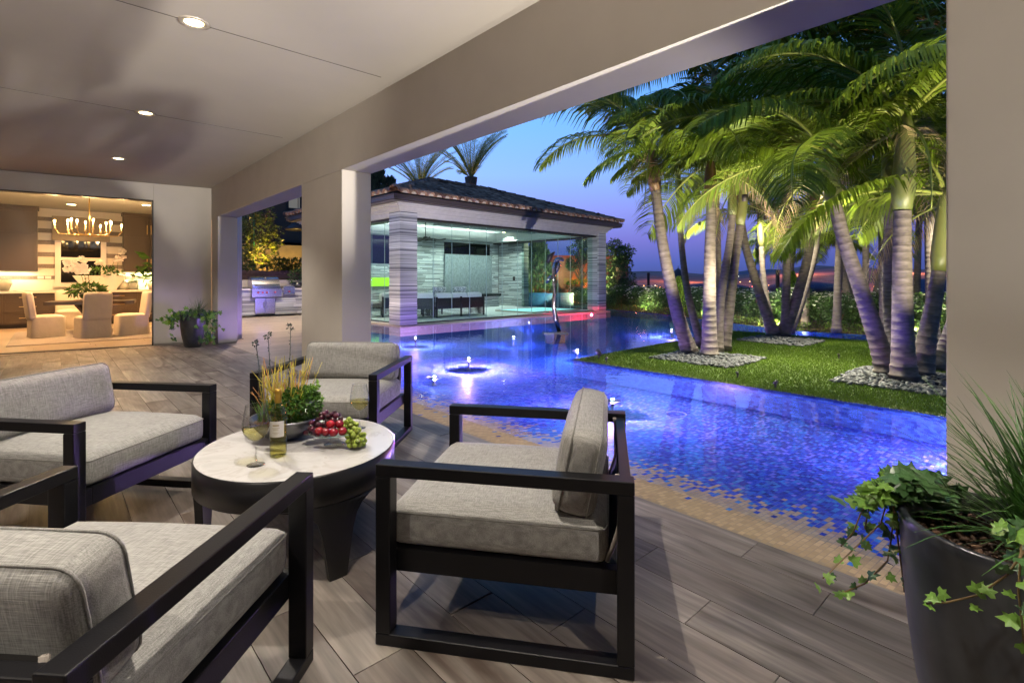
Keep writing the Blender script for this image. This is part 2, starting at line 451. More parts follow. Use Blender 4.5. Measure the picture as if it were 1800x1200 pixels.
M['green_glass'] = emis('green_lit_panel', (.30, .62, .01), 1.1)
M['pebble'] = pm('grey_pebble', (.045, .048, .052), .55, island=.6)
M['turf'] = pm('turf_blade', (.125, .20, .014), .55, island=.45, transl=.2)
M['turf_base'] = pm('turf_base', (.06, .10, .012), .9, var=.2, scale=60)
M['frond'] = pm('palm_frond', (.13, .185, .014), .5, island=.4, transl=.3, spec=.3)
M['frond_dry'] = pm('dry_palm_frond', (.26, .19, .09), .6, island=.4, transl=.2)
M['rachis'] = pm('palm_rachis', (.24, .27, .05), .45)
M['crownshaft'] = pm('palm_crownshaft', (.10, .13, .03), .45, col2=(.16, .15, .05), scale=2.5, stretch=(2, 2, .5))
M['crownshaft_brown'] = pm('palm_sheath_brown', (.14, .06, .03), .5, col2=(.18, .10, .05), scale=3, stretch=(2, 2, .5))
M['palm_trunk'] = pm('palm_bark', (.095, .075, .062), .8, col2=(.17, .14, .12), scale=9, stretch=(1, 1, 4), bump=.6, bscale=35, bdist=.006)
M['trunk_dark'] = pm('tree_bark', (.10, .065, .04), .85, var=.3, scale=10, bump=.6, bscale=30, bdist=.02)
M['rose_leaf'] = pm('rose_leaf', (.045, .095, .018), .45, island=.65, transl=.2)
M['hedge_leaf'] = pm('hedge_leaf', (.10, .16, .02), .5, island=.6, transl=.2)
M['lime_leaf'] = pm('lime_shrub_leaf', (.22, .36, .03), .5, island=.5, transl=.3)
M['rose'] = pm('white_rose', (.78, .74, .66), .6, transl=.2)
M['tree_leaf'] = pm('tree_leaf', (.05, .095, .02), .5, island=.6, transl=.2)
M['citrus_leaf'] = pm('citrus_leaf', (.10, .13, .015), .32, island=.6, transl=.2)
M['cypress_leaf'] = pm('cypress_leaf', (.018, .04, .022), .7, island=.5)
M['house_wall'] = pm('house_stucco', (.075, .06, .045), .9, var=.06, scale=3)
M['brick'] = pm('planter_brick', (.20, .12, .085), .8, var=.15, scale=12, island=.2)
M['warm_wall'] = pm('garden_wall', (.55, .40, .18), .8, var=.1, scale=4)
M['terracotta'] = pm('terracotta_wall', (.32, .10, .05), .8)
M['far_hill'] = pm('far_hill', (.05, .055, .10), .95, var=.2, scale=.002)
M['city_ground'] = pm('city_ground', (.14, .085, .085), .95, var=.5, scale=.0035, stretch=(1, 1, 1))
M['garden_soil'] = pm('garden_soil', (.06, .04, .025), .95, var=.3, scale=9)
M['lake'] = pm('lake', (.05, .10, .20), .12)
def tile_attr():
    m, t, b = newmat('mosaic_tile')
    a = nd(t, 'ShaderNodeAttribute'); a.attribute_name = 'tilecol'
    t.links.new(a.outputs['Color'], b.inputs['Base Color']); b.inputs['Roughness'].default_value = .5; b.inputs['IOR'].default_value = 1.01      # under water the glaze hardly glints
    return m
M['mosaic'] = tile_attr()
def pool_floor_mat():
    """grout bed under the mosaic; farther out a small brick pattern of blue glass tiles"""
    m, t, b = newmat('pool_floor')
    co = nd(t, 'ShaderNodeTexCoord')
    mp = nd(t, 'ShaderNodeMapping'); mp.inputs['Scale'].default_value = (1, 1, 1)
    t.links.new(co.outputs['Object'], mp.inputs[0])
    br = nd(t, 'ShaderNodeTexBrick'); br.inputs['Scale'].default_value = 1
    br.inputs['Brick Width'].default_value = .052; br.inputs['Row Height'].default_value = .03; br.inputs['Mortar Size'].default_value = .0025
    br.inputs['Color1'].default_value = (.012, .045, .26, 1); br.inputs['Color2'].default_value = (.05, .20, .55, 1); br.inputs['Mortar'].default_value = (.10, .17, .30, 1)
    t.links.new(mp.outputs[0], br.inputs['Vector'])
    sx = nd(t, 'ShaderNodeSeparateXYZ'); t.links.new(co.outputs['Object'], sx.inputs[0])
    r = nd(t, 'ShaderNodeMapRange'); r.inputs['From Min'].default_value = 2.9; r.inputs['From Max'].default_value = 3.5; t.links.new(sx.outputs['X'], r.inputs[0])
    mx = nd(t, 'ShaderNodeMix', data_type='RGBA'); t.links.new(r.outputs[0], mx.inputs['Factor'])
    mx.inputs['A'].default_value = (.42, .33, .22, 1); t.links.new(br.outputs[0], mx.inputs['B'])
    t.links.new(mx.outputs['Result'], b.inputs['Base Color']); b.inputs['Roughness'].default_value = .5; b.inputs['IOR'].default_value = 1.01
    return m
M['pool_floor'] = pool_floor_mat()
def tile_wall_mat():
    m, t, b = newmat('waterline_tile')
    co = nd(t, 'ShaderNodeTexCoord'); sx = nd(t, 'ShaderNodeSeparateXYZ'); t.links.new(co.outputs['Object'], sx.inputs[0])
    ad = nd(t, 'ShaderNodeMath', operation='ADD'); t.links.new(sx.outputs[0], ad.inputs[0]); t.links.new(sx.outputs[1], ad.inputs[1])
    cb = nd(t, 'ShaderNodeCombineXYZ'); t.links.new(ad.outputs[0], cb.inputs[0]); t.links.new(sx.outputs[2], cb.inputs[1])
    br = nd(t, 'ShaderNodeTexBrick'); br.inputs['Scale'].default_value = 1
    br.inputs['Brick Width'].default_value = .05; br.inputs['Row Height'].default_value = .025; br.inputs['Mortar Size'].default_value = .002
    br.inputs['Color1'].default_value = (.006, .02, .09, 1); br.inputs['Color2'].default_value = (.025, .09, .20, 1); br.inputs['Mortar'].default_value = (.03, .05, .09, 1)
    t.links.new(cb.outputs[0], br.inputs['Vector']); t.links.new(br.outputs[0], b.inputs['Base Color']); b.inputs['Roughness'].default_value = .2
    return m
M['tile_wall'] = tile_wall_mat()
def water_mat():
    m = thin_glass('pool_water', (.80, .90, .98), 1.0, .015, 1.33)
    t = m.node_tree
    co = nd(t, 'ShaderNodeTexCoord'); n = nd(t, 'ShaderNodeTexNoise'); n.inputs['Scale'].default_value = 5; n.inputs['Detail'].default_value = 3
    t.links.new(co.outputs['Object'], n.inputs['Vector'])
    bp = nd(t, 'ShaderNodeBump'); bp.inputs['Strength'].default_value = .12; bp.inputs['Distance'].default_value = .02
    t.links.new(n.outputs[0], bp.inputs['Height'])
    for x in t.nodes:
        if x.type == 'BSDF_GLOSSY': t.links.new(bp.outputs[0], x.inputs['Normal'])
    return m
M['water'] = water_mat()
def stone_mat(name, c1, c2, isl=.25, zs=14):
    """banded silver marble: horizontal streaks inside each strip, each strip its own tone"""
    m, t, b = newmat(name)
    co = nd(t, 'ShaderNodeTexCoord'); g = nd(t, 'ShaderNodeNewGeometry')
    mm = nd(t, 'ShaderNodeMath', operation='MULTIPLY'); mm.inputs[1].default_value = 23; t.links.new(g.outputs['Random Per Island'], mm.inputs[0])
    mp = nd(t, 'ShaderNodeMapping'); mp.inputs['Scale'].default_value = (.10, .10, zs)
    t.links.new(co.outputs['Object'], mp.inputs[0])
    ad = nd(t, 'ShaderNodeVectorMath', operation='ADD'); t.links.new(mp.outputs[0], ad.inputs[0]); t.links.new(mm.outputs[0], ad.inputs[1])
    n = nd(t, 'ShaderNodeTexNoise'); n.inputs['Scale'].default_value = 1.6; n.inputs['Detail'].default_value = 4; t.links.new(ad.outputs[0], n.inputs['Vector'])
    r = nd(t, 'ShaderNodeValToRGB'); r.color_ramp.elements[0].position = .36; r.color_ramp.elements[1].position = .62
    r.color_ramp.elements[0].color = (*c1, 1); r.color_ramp.elements[1].color = (*c2, 1); t.links.new(n.outputs[0], r.inputs[0])
    mr = nd(t, 'ShaderNodeMapRange'); mr.inputs['To Min'].default_value = 1 - isl; mr.inputs['To Max'].default_value = 1 + isl
    t.links.new(g.outputs['Random Per Island'], mr.inputs[0])
    s = nd(t, 'ShaderNodeVectorMath', operation='SCALE'); t.links.new(r.outputs[0], s.inputs[0]); t.links.new(mr.outputs[0], s.inputs['Scale'])
    t.links.new(s.outputs[0], b.inputs['Base Color']); b.inputs['Roughness'].default_value = .4
    return m
M['stone'] = stone_mat('banded_marble', (.10, .10, .11), (.60, .58, .56), .2, 20)
M['stone_in'] = stone_mat('banded_marble_light', (.17, .185, .19), (.68, .70, .68), .3, 14)
M['roof_tile'] = pm('clay_roof_tile', (.11, .05, .03), .75, spec=.2, col2=(.40, .23, .14), scale=2.5, objr=.35, bump=.4, bscale=30)
M['mortar'] = pm('tile_end_mortar', (.46, .38, .28), .9)
M['roof_under'] = pm('roof_deck', (.05, .035, .03), .9)
M['lamp_warm'] = emis('warm_lens', (1.0, .80, .40), 14)
M['lamp_trim'] = pm('lamp_trim', (.5, .45, .38), .4, metal=.4)
M['bulb'] = emis('chandelier_bulb', (1, .62, .22), 60)
M['pool_lamp'] = emis('pool_lamp_lens', (.75, .72, 1), 60)
M['pool_lamp_teal'] = emis('pool_lamp_teal', (.45, 1, .95), 60)
M['pool_lamp_red'] = emis('pool_lamp_red', (1, .04, .08), 50)
M['fixture'] = pm('fixture_steel', (.3, .3, .32), .3, metal=1)
M['city_a'] = emis('city_light_amber', (1, .45, .12), 16)
M['city_b'] = emis('city_light_white', (1, .85, .6), 16)
M['city_c'] = emis('city_light_red', (1, .16, .08), 10)
for k in ('city_a', 'city_b', 'city_c', 'lamp_trim'):
    try: M[k].cycles.emission_sampling = 'NONE'
    except Exception: pass

M['herb'] = pm('herb_leaf', (.085, .19, .03), .42, island=.5, transl=.3)
# ================================================================ lights helper
def lamp(name, kind, loc, energy, col, size=.03, aim=None, angle=None, blend=.3, parent=None):
    L = bpy.data.lights.new(name, kind); L.energy = energy; L.color = col
    if kind in ('POINT', 'SPOT'): L.shadow_soft_size = size
    if kind == 'SPOT': L.spot_size = rad(angle or 90); L.spot_blend = blend
    if kind == 'AREA': L.size = size
    o = bpy.data.objects.new(name, L); link(o, parent); o.location = loc
    if aim is not None:
        d = Vector(aim) - Vector(loc); o.rotation_euler = d.to_track_quat('-Z', 'Y').to_euler()
    return o
WARM = (1, .90, .78); NEUT = (1, .90, .76)
# ================================================================ covered patio: floor, piers, beam, ceiling
slab = MB().bx(-5, 2.606, -4.4, 12.3, -.34, -.008).build('patio_floor', M['grout'], kind='structure')
PW = .2077
pmesh = {}
def plank(x0, x1, y0, y1, parent, mb=None):
    if mb is not None: mb.bx(x0, x1, y0, y1, -.009, 0); return
    k = (round(x1 - x0, 3), round(y1 - y0, 3))
    if k not in pmesh:
        m = MB().bx(-(x1 - x0) / 2, (x1 - x0) / 2, -(y1 - y0) / 2, (y1 - y0) / 2, -.009, 0).build('plank', M['plank'], parent)
        m.location = ((x0 + x1) / 2, (y0 + y1) / 2, 0); pmesh[k] = m.data; return
    o = bpy.data.objects.new('plank', pmesh[k]); link(o, parent); o.location = ((x0 + x1) / 2, (y0 + y1) / 2, 0)
# measured end joints: column k counted from the pool edge
JY = {0: 1.05, 1: .68, 2: 1.36, 3: .99, 4: 1.9, 5: 1.30, 6: 1.63, 7: 1.0}
for k in range(17):
    x1 = 2.605 - PW * k - .0018; x0 = x1 - PW + .0036
    y = JY.get(k, R.uniform(.3, 1.5)) - 2.5
    while y < 12.2:
        a, b = max(y, -1.0), min(y + 1.245, 12.22)
        if b - a > .05: plank(x0, x1, round(a, 2) + .0018, round(b, 2) - .0018, slab)
        y += 1.25
mb = MB()
for k in range(17, 36):
    x1 = 2.605 - PW * k; y = R.uniform(-4.4, -3.4)
    while y < 12: mb.bx(x1 - PW + .002, x1 - .002, y, min(y + 1.245, 12.2), -.009, 0); y += 1.25
for k in range(17):
    x1 = 2.605 - PW * k; mb.bx(x1 - PW + .002, x1 - .002, -2.4, -1.004, -.009, 0); mb.bx(x1 - PW + .002, x1 - .002, -4.3, -2.404, -.009, 0)
mb.build('far_planks', M['plank'], slab, kind='stuff')

def pier(y0, y1, label):
    t = thing('pier', label, 'pier', (2.65, (y0 + y1) / 2, 0))
    MB().bx(-.18, .18, -(y1 - y0) / 2, (y1 - y0) / 2, .03, 2.56).build('column', M['plaster'], t, bevel=.006)
    MB().bx(-.165, .165, -(y1 - y0) / 2 + .015, (y1 - y0) / 2 - .015, 0, .03).build('base', M['baseboard'], t)
    return t
pier(11.5, 12.02, 'white lit plaster pier beside the planted pot at the far wall')
pier(5.634, 6.9, 'broad middle plaster pier between the two patio openings')
pier(-1.0, .321, 'plaster pier at right edge behind the big planted pot')
pier(-4.4, -3.6, 'plaster pier behind the viewpoint at the patio end')
b = MB(); b.bx(2.47, 2.83, -4.5, 12.3, 2.56, 3.34)
tag(b.build('beam', M['plaster']), 'long deep plaster beam over the patio openings', 'beam')
ceil = MB().bx(-5, 2.47, -4.5, 12.6, 3.2, 3.34).build('ceiling', M['ceiling_paint'], kind='structure')
jm = pm('ceiling_joint', (.10, .09, .075), .8)
MB().bx(-5, 2.3, 4.372, 4.380, 3.197, 3.1995).build('control_joint', jm, ceil)
MB().bx(-5, 2.3, 7.126, 7.132, 3.197, 3.1995).build('control_joint', jm, ceil)
w = MB(); w.bx(-5.2, -5, -4.5, 12.8, 0, 3.3); w.bx(-5, 2.83, -4.7, -4.5, 0, 3.3)
tag(w.build('patio_wall', M['plaster']), 'beige plaster house wall enclosing the patio behind the viewpoint', 'wall')
# downlights: a row of recessed lamps 2.87 m apart
def downlight(x, y, e, label, sz=.02, ang=105):
    t = thing('recessed_downlight', label, 'downlight', (x, y, 3.2), group='recessed downlights in the patio ceiling')
    MB().lathe([(.102, 0), (.102, -.006), (.088, -.010), (.066, -.004), (.062, .01)], n=36).build('trim', M['lamp_trim'], t)
    MB().lathe([(.001, -.0015), (.064, -.0015)], n=28).build('lens', M['lamp_warm'], t)
    l = lamp('downlight_lamp', 'SPOT', (0, 0, -.03), e, WARM, sz, angle=ang, blend=.55, parent=t)
    return t
downlight(.784, 4.376, 320, 'nearest glowing round downlight on the ceiling joint line')
downlight(.80, 7.128, 230, 'middle glowing round downlight of the three on the ceiling')
downlight(.784, 10.1, 230, 'farthest glowing round downlight of the three near the far wall')
downlight(.79, 1.5, 270, 'glowing round downlight in the ceiling above the viewpoint')
downlight(-1.9, 4.376, 80, 'glowing round downlight in the second row left of the view')
downlight(.79, -1.37, 300, 'added unseen downlight behind the viewpoint, lighting the near chair sides')  # added lamp, stands in for light from the camera side
downlight(-1.9, 1.5, 320, 'glowing round downlight in the second row beside the viewpoint')
# ground spotlights (landscape fixtures)
def ground_spot(name, loc, aim, e, col, label, ang=70, size=.03, group=None, hs=1.0):
    t = thing(name, label, 'spotlight', loc, group=group)
    d = (Vector(aim) - Vector(loc)).normalized()
    MB().tube([(0, 0, -.12), (0, 0, 0)], .012, 8).build('stake', M['black_steel'], t)
    h = MB(); p = Vector((0, 0, .02)) * hs; h.tube([p - d * .05 * hs, p + d * .06 * hs], [.03 * hs, .045 * hs], 14); h.build('housing', M['black_steel'], t)
    lamp('spot_lamp', 'SPOT', p + d * .075, e, col, size, p + d * 2, ang, .5, t)
    return t
# ================================================================ wall with the wide door opening
wall = thing('door_wall', 'plaster wall with wide opening into the dining room', 'wall', (2.47, 12.04, 0), rad(172))
MB().bx(0, .985, -.15, 0, .03, 3.19).build('wall_panel', M['plaster'], wall, bevel=.004)
MB().bx(.985, 8, -.15, 0, 2.86, 3.19).build('header', M['plaster'], wall)
MB().bx(.02, .97, -.13, -.012, 0, .03).build('baseboard', M['baseboard'], wall)
MB().bx(.987, 1.012, -.15, .012, 0, 2.858).build('door_jamb', M['black_steel'], wall)
MB().bx(1.012, 8, -.15, .012, 2.835, 2.858).build('door_track', M['black_steel'], wall)
MB().bx(1.012, 8, -.15, .012, -.008, .012).build('threshold', M['black_steel'], wall)
# ================================================================ dining room
YB = 19.5
rf = MB().bx(-5, 2.9, 12.3, YB, -.2, -.012).build('room_floor', M['grout'], kind='structure')
fm = MB()
y = 12.32
while y < YB:
    x = -3.2 + R.uniform(0, .6)
    while x < 2.8: fm.bx(x, min(x + .895, 2.88), y, y + .445, -.013, 0); x += .9
    y += .45
fm.build('floor_tiles', M['room_floor'], rf, kind='stuff')
MB().bx(-5, 2.9, 12.62, YB + .2, 3.3, 3.4).build('room_ceiling', M['ceiling_white'], kind='structure')
rw = MB(); rw.bx(-5.2, 3.1, YB, YB + .2, 0, 3.3)
rwall = tag(rw.build('dining_room_wall', M['wall_white']), 'cream striped back wall of the dining room with mosaic bands', 'wall')
sw = MB(); sw.bx(2.9, 3.1, 12.25, YB, 0, 3.3); sw.bx(-5.2, -5, 12.9, YB, 0, 3.3)
tag(sw.build('side_wall', M['wall_white']), 'cream side wall of the dining room', 'wall')
def wx(u, Y=YB): return onY(u, 0, Y).x
def wz(u, v, Y=YB): return onY(u, v, Y).z
for v0, v1 in ((381, 388), (401.5, 409), (422, 429.5), (443, 451), (464, 471)):
    z1, z0 = wz(75, v0), wz(75, v1)
    MB().bx(wx(60), wx(226), YB - .006, YB - .001, z0, z1).build('mosaic_band', M['wall_band'], rwall)
MB().bx(-4.9, 2.85, YB - .006, YB - .001, wz(75, 491), wz(75, 484.5)).build('mosaic_band', M['wall_band'], rwall)
for u0, u1 in ((66, 77), (79, 90), (194, 203)):
    MB().bx(wx(u0), wx(u1), YB - .014, YB - .0065, wz(75, 490), wz(75, 485)).build('outlet', M['trim_white'], rwall)
# window with valance
win = thing('window', 'white framed sash window black with night behind the chandelier', 'window', ((wx(107) + wx(176)) / 2, YB - .03, 0))
x0, x1 = wx(107) - win.location.x, wx(177) - win.location.x
zt, zb, zm = wz(140, 420), wz(140, 496), wz(140, 455.5)
fw = .13
MB().bx(x0, x1, .012, .02, zb, zt).build('pane', M['night_glass'], win)
MB().bx(x0 - fw, x0, -.03, .028, zb - .12, zt + .1).build('frame', M['trim_white'], win)
MB().bx(x1, x1 + fw, -.03, .028, zb - .12, zt + .1).build('frame', M['trim_white'], win)
MB().bx(x0, x1, -.028, .028, zm - .045, zm + .045).build('meeting_rail', M['trim_white'], win)
MB().bx(x0 - fw - .03, x1 + fw + .03, -.06, .027, zb - .13, zb - .02).build('sill', M['trim_white'], win)
MB().bx(x0, x1, -.027, .028, zt - .02, zt + .1).build('top_rail', M['trim_white'], win)
va = MB(); va.bx(wx(91), wx(192), YB - .16, YB - .04, wz(140, 424), wz(140, 383))
tag(va.build('valance', M['linen_shade'], bevel=.01), 'taupe fabric valance above the dark window', 'valance')
# upper cabinets
def cabinet_door(parent, x0, x1, z0, z1, y, handle=None):
    g = .006; f = .07
    d = MB(); d.bx(x0 + g, x1 - g, y - .012, y, z0 + g, z1 - g)
    for a in ((x0 + g, x0 + f, z0 + g, z1 - g), (x1 - f, x1 - g, z0 + g, z1 - g), (x0 + f, x1 - f, z0 + g, z0 + f), (x0 + f, x1 - f, z1 - f, z1 - g)):
        d.bx(a[0], a[1], y - .028, y - .012, a[2], a[3])
    o = d.build('door', M['cabinet'], parent)
    if handle is not None:
        hx, hz, hl, ver = handle
        if ver: MB().bx(hx - .009, hx + .009, y - .06, y - .045, hz, hz + hl).build('handle', M['brass'], o)
        else: MB().bx(hx - hl / 2, hx + hl / 2, y - .06, y - .045, hz - .008, hz + .008).build('handle', M['brass'], o)
YU = 19.15
def uppers(xa, xb, n, label, ztop):
    c = thing('wall_cabinet', label, 'cabinet', ((xa + xb) / 2, 0, 0)); o = c.location.x
    z0 = wz(40, 475.5, YU)
    zs = ztop - .12; zmid = z0 + (zs - z0) * .62
    MB().bx(xa - o, xb - o, YU, YB - .007, z0, zs).build('carcass', M['cabinet'], c)
    MB().bx(xa - o - .03, xb - o + .03, YU - .05, YB - .007, zs, ztop).build('crown', M['cabinet'], c)
    wdt = (xb - xa) / n
    for i in range(n):
        a = xa + i * wdt - o
        left = i % 2 == 0
        hx = a + wdt - .05 if left else a + .05
        cabinet_door(c, a, a + wdt, z0, zmid, YU, (hx, z0 + .1, .28, True))
        cabinet_door(c, a, a + wdt, zmid, zs, YU, (hx, zmid + .1, .28, True))
    return c, z0
xr = wx(66, YU)
c1, zc = uppers(xr - 1.0 * 4, xr, 4, 'tall taupe wall cabinet left of the striped wall', wz(60, 361, YU))
xl = wx(217, YU)
c2, _ = uppers(xl, 2.86, 2, 'tall taupe wall cabinet right of the striped wall', wz(60, 361, YU))
# base cabinets with drawers and white top
YC = 18.85
bc = thing('base_cabinet', 'long run of taupe drawers under the white counter', 'cabinet', (0, 0, 0))
MB().bx(-4.6, 2.88, YC + .06, YB - .01, 0, .1).build('toe_kick', M['black_steel'], bc)
MB().bx(-4.6, 2.88, YC, YB - .01, .1, .93).build('carcass', M['cabinet'], bc)
MB().bx(-4.6, 2.88, YC - .06, YB - .01, .93, .99).build('countertop', M['counter_white'], bc)
x = 2.86; k = 0
while x > -4:
    wdt = .95
    for z0, z1 in ((.12, .42), (.42, .72), (.72, .92)):
        g = .006; d = MB(); d.bx(x - wdt + g, x - g, YC - .012, YC, z0 + g, z1 - g)
        for a in ((x - wdt + g, x - wdt + .05, z0 + g, z1 - g), (x - .05, x - g, z0 + g, z1 - g), (x - wdt + .05, x - .05, z0 + g, z0 + .045), (x - wdt + .05, x - .05, z1 - .045, z1 - g)):
            d.bx(a[0], a[1], YC - .026, YC - .012, a[2], a[3])
        o = d.build('drawer', M['cabinet'], bc)
        MB().bx(x - wdt / 2 - .17, x - wdt / 2 + .17, YC - .06, YC - .045, (z0 + z1) / 2 - .008, (z0 + z1) / 2 + .008).build('handle', M['brass'], o)
    x -= wdt
# glass flasks, planter, plants on the counter
def flask(u, h, r, label):
    p = onY(u, 500, 19.15)
    f = MB().lathe([(.001, 0), (r, 0), (r, h * .42), (r * .8, h * .55), (r * .28, h * .62), (r * .25, h * .85), (r * .38, h * .88), (r * .38, h), (.001, h)], n=24)
    tag(f.build('flask', M['bottle_frost'], loc=(p.x, 19.15, .99)), label, 'flask', 'frosted flasks on the counter')
flask(217, .42, .15, 'wide frosted flask on counter, left one of the pair'); flask(234, .5, .13, 'taller frosted flask on counter, right one of the pair')
p = onY(176, 490, 19.1)
pl = thing('orchid_planter', 'long white trough of orchids on the counter by the window', 'planter', (p.x, 19.1, .99))
MB().add([(-.35, -.1, .0), (.35, -.1, 0), (.35, .1, 0), (-.35, .1, 0), (-.62, -.14, .42), (.62, -.14, .42), (.62, .14, .42), (-.62, .14, .42)],
         [(3, 2, 1, 0), (0, 1, 5, 4), (1, 2, 6, 5), (2, 3, 7, 6), (3, 0, 4, 7), (4, 5, 6, 7)]).build('trough', M['counter_white'], pl)
def leafmesh(mb, c, n, rr, size, mi=0, asp=.45, flat=1.0, up=0.0, rnd=R, curl=.25):
    """n pointed leaves scattered through an ellipsoid"""
    for _ in range(n):
        while True:
            q = Vector((rnd.uniform(-1, 1), rnd.uniform(-1, 1), rnd.uniform(-1, 1)))
            if q.length < 1: break
        q = q.normalized() * (q.length ** .5)
        p = Vector(c) + Vector((q.x * rr[0], q.y * rr[1], q.z * rr[2]))
        d = (Vector((q.x / max(rr[0], .01), q.y / max(rr[1], .01), q.z / max(rr[2], .01))).normalized() * .6 + Vector((rnd.gauss(0, 1), rnd.gauss(0, 1), rnd.gauss(0, .7) + up)) * .6).normalized()
        L = size * rnd.uniform(.6, 1.3); s = d.cross(Vector((rnd.gauss(0, 1), rnd.gauss(0, 1), rnd.gauss(0, 1) * flat))).normalized()
        nn = d.cross(s); w_ = L * asp / 2
        a = p; m1 = p + d * L * .5 + s * w_ + nn * L * curl * .4; m2 = p + d * L * .5 - s * w_ + nn * L * curl * .4; e = p + d * L
        mb.add([a, m1, e, m2], [(0, 1, 2), (0, 2, 3)], mi)
m_ = MB(); leafmesh(m_, (0, 0, .5), 160, (.55, .13, .14), .14); m_.build('foliage', M['leaf'], pl)
def orchid_stems(parent, base, stems, fs=.05):
    st = MB(); fl_ = MB()
    for (dx, dy, h, lean) in stems:
        pts = [Vector((dx, dy, 0)) + Vector((lean * (t ** 2.2), 0, h * math.sin(t * 1.75) / math.sin(1.57) if t > .0 else 0)) for t in [i / 8 for i in range(9)]]
        pts = [p_ + Vector(base) for p_ in pts]
        st.tube(pts, .006, 5)
        for i in (5, 6, 7, 8):
            for k in range(3):
                c = pts[i] + Vector((R.uniform(-.05, .05), R.uniform(-.06, .02), R.uniform(-.05, .05)))
                for q in range(5):
                    an = q * 1.2566 + R.random(); dr = Vector((math.cos(an), -.35, math.sin(an))).normalized(); sd = dr.cross(Vector((0, 1, 0))).normalized()
                    fl_.add([c, c + dr * fs * .6 + sd * fs * .4, c + dr * fs, c + dr * fs * .6 - sd * fs * .4], [(0, 1, 2, 3)])
    st.build('stem', M['leaf'], parent); fl_.build('blossom', M['orchid'], parent)
orchid_stems(pl, (0, 0, .4), [(-.3, 0, .5, -.15), (.25, 0, .55, .3), (.4, 0, .75, .15), (-.1, 0, .45, .1)], .07)
p = onY(262, 480, 18.9)
fp = thing('potted_fern', 'dark leafy potted plant on counter at the opening edge', 'plant', (p.x + .1, 18.95, .99))
MB().lathe([(.001, 0), (.1, 0), (.14, .2), (.12, .2), (.001, .18)], n=20).build('pot', M['counter_white'], fp)
m_ = MB(); leafmesh(m_, (0, 0, .4), 70, (.35, .25, .22), .3, asp=.22); leafmesh(m_, (0, 0, .85), 14, (.2, .15, .15), .4, asp=.35); m_.build('foliage', M['leaf'], fp)
p = onY(4, 496, 19.1)
gg = MB().lathe([(.001, 0), (.12, 0), (.2, .2), (.18, .3), (.001, .25)], n=20)
tag(gg.build('green_bowl', M['bottle_frost'], loc=(p.x, 19.1, .99)), 'pale green glass bowl on the counter at left edge', 'bowl')
# rug, table, chairs
pts = [fl(10, 609, .008), fl(290, 592, .008), fl(300, 573, .008), fl(27, 584, .008)]
tag(MB().poly(pts, 0.001, .012).build('rug', M['rug']), 'grey wool rug under the dining table', 'rug')
TC = fl(155, 584)
dt = thing('dining_table', 'dark wood trestle dining table between cream chairs', 'table', (TC[0] + .1, TC[1] + .15, .012), rad(-8))
MB().bx(-.85, .85, -.5, .5, .68, .76).build('tabletop', M['dark_wood'], dt, bevel=.008)
for s in (-1, 1):
    q = MB(); q.tube([(s * .25, -.33, 0), (s * .08, -.1, .35), (s * .3, .0, .68)], [.06, .05, .07], 8, smooth=False); q.tube([(s * .25, .33, 0), (s * .08, .1, .35), (s * .3, 0, .68)], [.06, .05, .07], 8, smooth=False)
    q.build('leg', M['dark_wood'], dt)
MB().bx(-.3, .3, -.035, .035, .3, .38).build('stretcher', M['dark_wood'], dt)
def slip_chair():
    t = thing('slipcover_chair', 'x', 'chair', group='cream slipcovered dining chairs')
    V, F = rounded(.52, .56, .47, .05, .03, 6, 4)
    m_ = MB().add(V, F, 0, True); o = m_.build('seat', M['slipcover'], t)
    s = MB()                                           # loose skirt with soft folds down to the floor
    n = 48; pr = []
    for z in (.44, .3, .15, .0):
        for k in range(n):
            an = 2 * math.pi * k / n; c, q = math.cos(an), math.sin(an)
            sc = 1 / max(abs(c), abs(q)); fold = 1 + .022 * math.sin(k * 2.6 + z) * (1 - z / .46)
            e = .268 + (.46 - z) * .03
            pr.append((c * min(sc, 1.30) * e * fold, q * min(sc, 1.30) * (e + .02) * fold, z))
    s.add(pr, [(i * n + (k + 1) % n, i * n + k, (i + 1) * n + k, (i + 1) * n + (k + 1) % n) for i in range(3) for k in range(n)], 0, True)
    s.build('skirt', M['slipcover'], t)
    V, F = rounded(.52, .13, .62, .045, .01, 6, 6)
    V = [Vector((v.x, v.y + .25 + (v.z) * .12, v.z + .38)) for v in V]
    MB().add(V, F, 0, True).build('backrest', M['slipcover'], t)
    return t
ch0 = slip_chair()
seatp = [((82, 592), rad(100), 'cream slipcovered chair at left side of the dining table, seat in view'),
         ((163, 593), rad(195), 'cream slipcovered chair nearest the doorway with its back turned'),
         ((231, 588), rad(-82), 'cream slipcovered chair at right end of the dining table'),
         ((122, 577), rad(5), 'cream slipcovered chair on the far side of the dining table')]
for i, (uv, rz, lb) in enumerate(seatp):
    x_, y_ = fl(*uv)
    c = ch0 if i == 0 else dup(ch0)
    c.location = (x_, y_, .012); c.rotation_euler = (0, 0, rz); c['label'] = lb
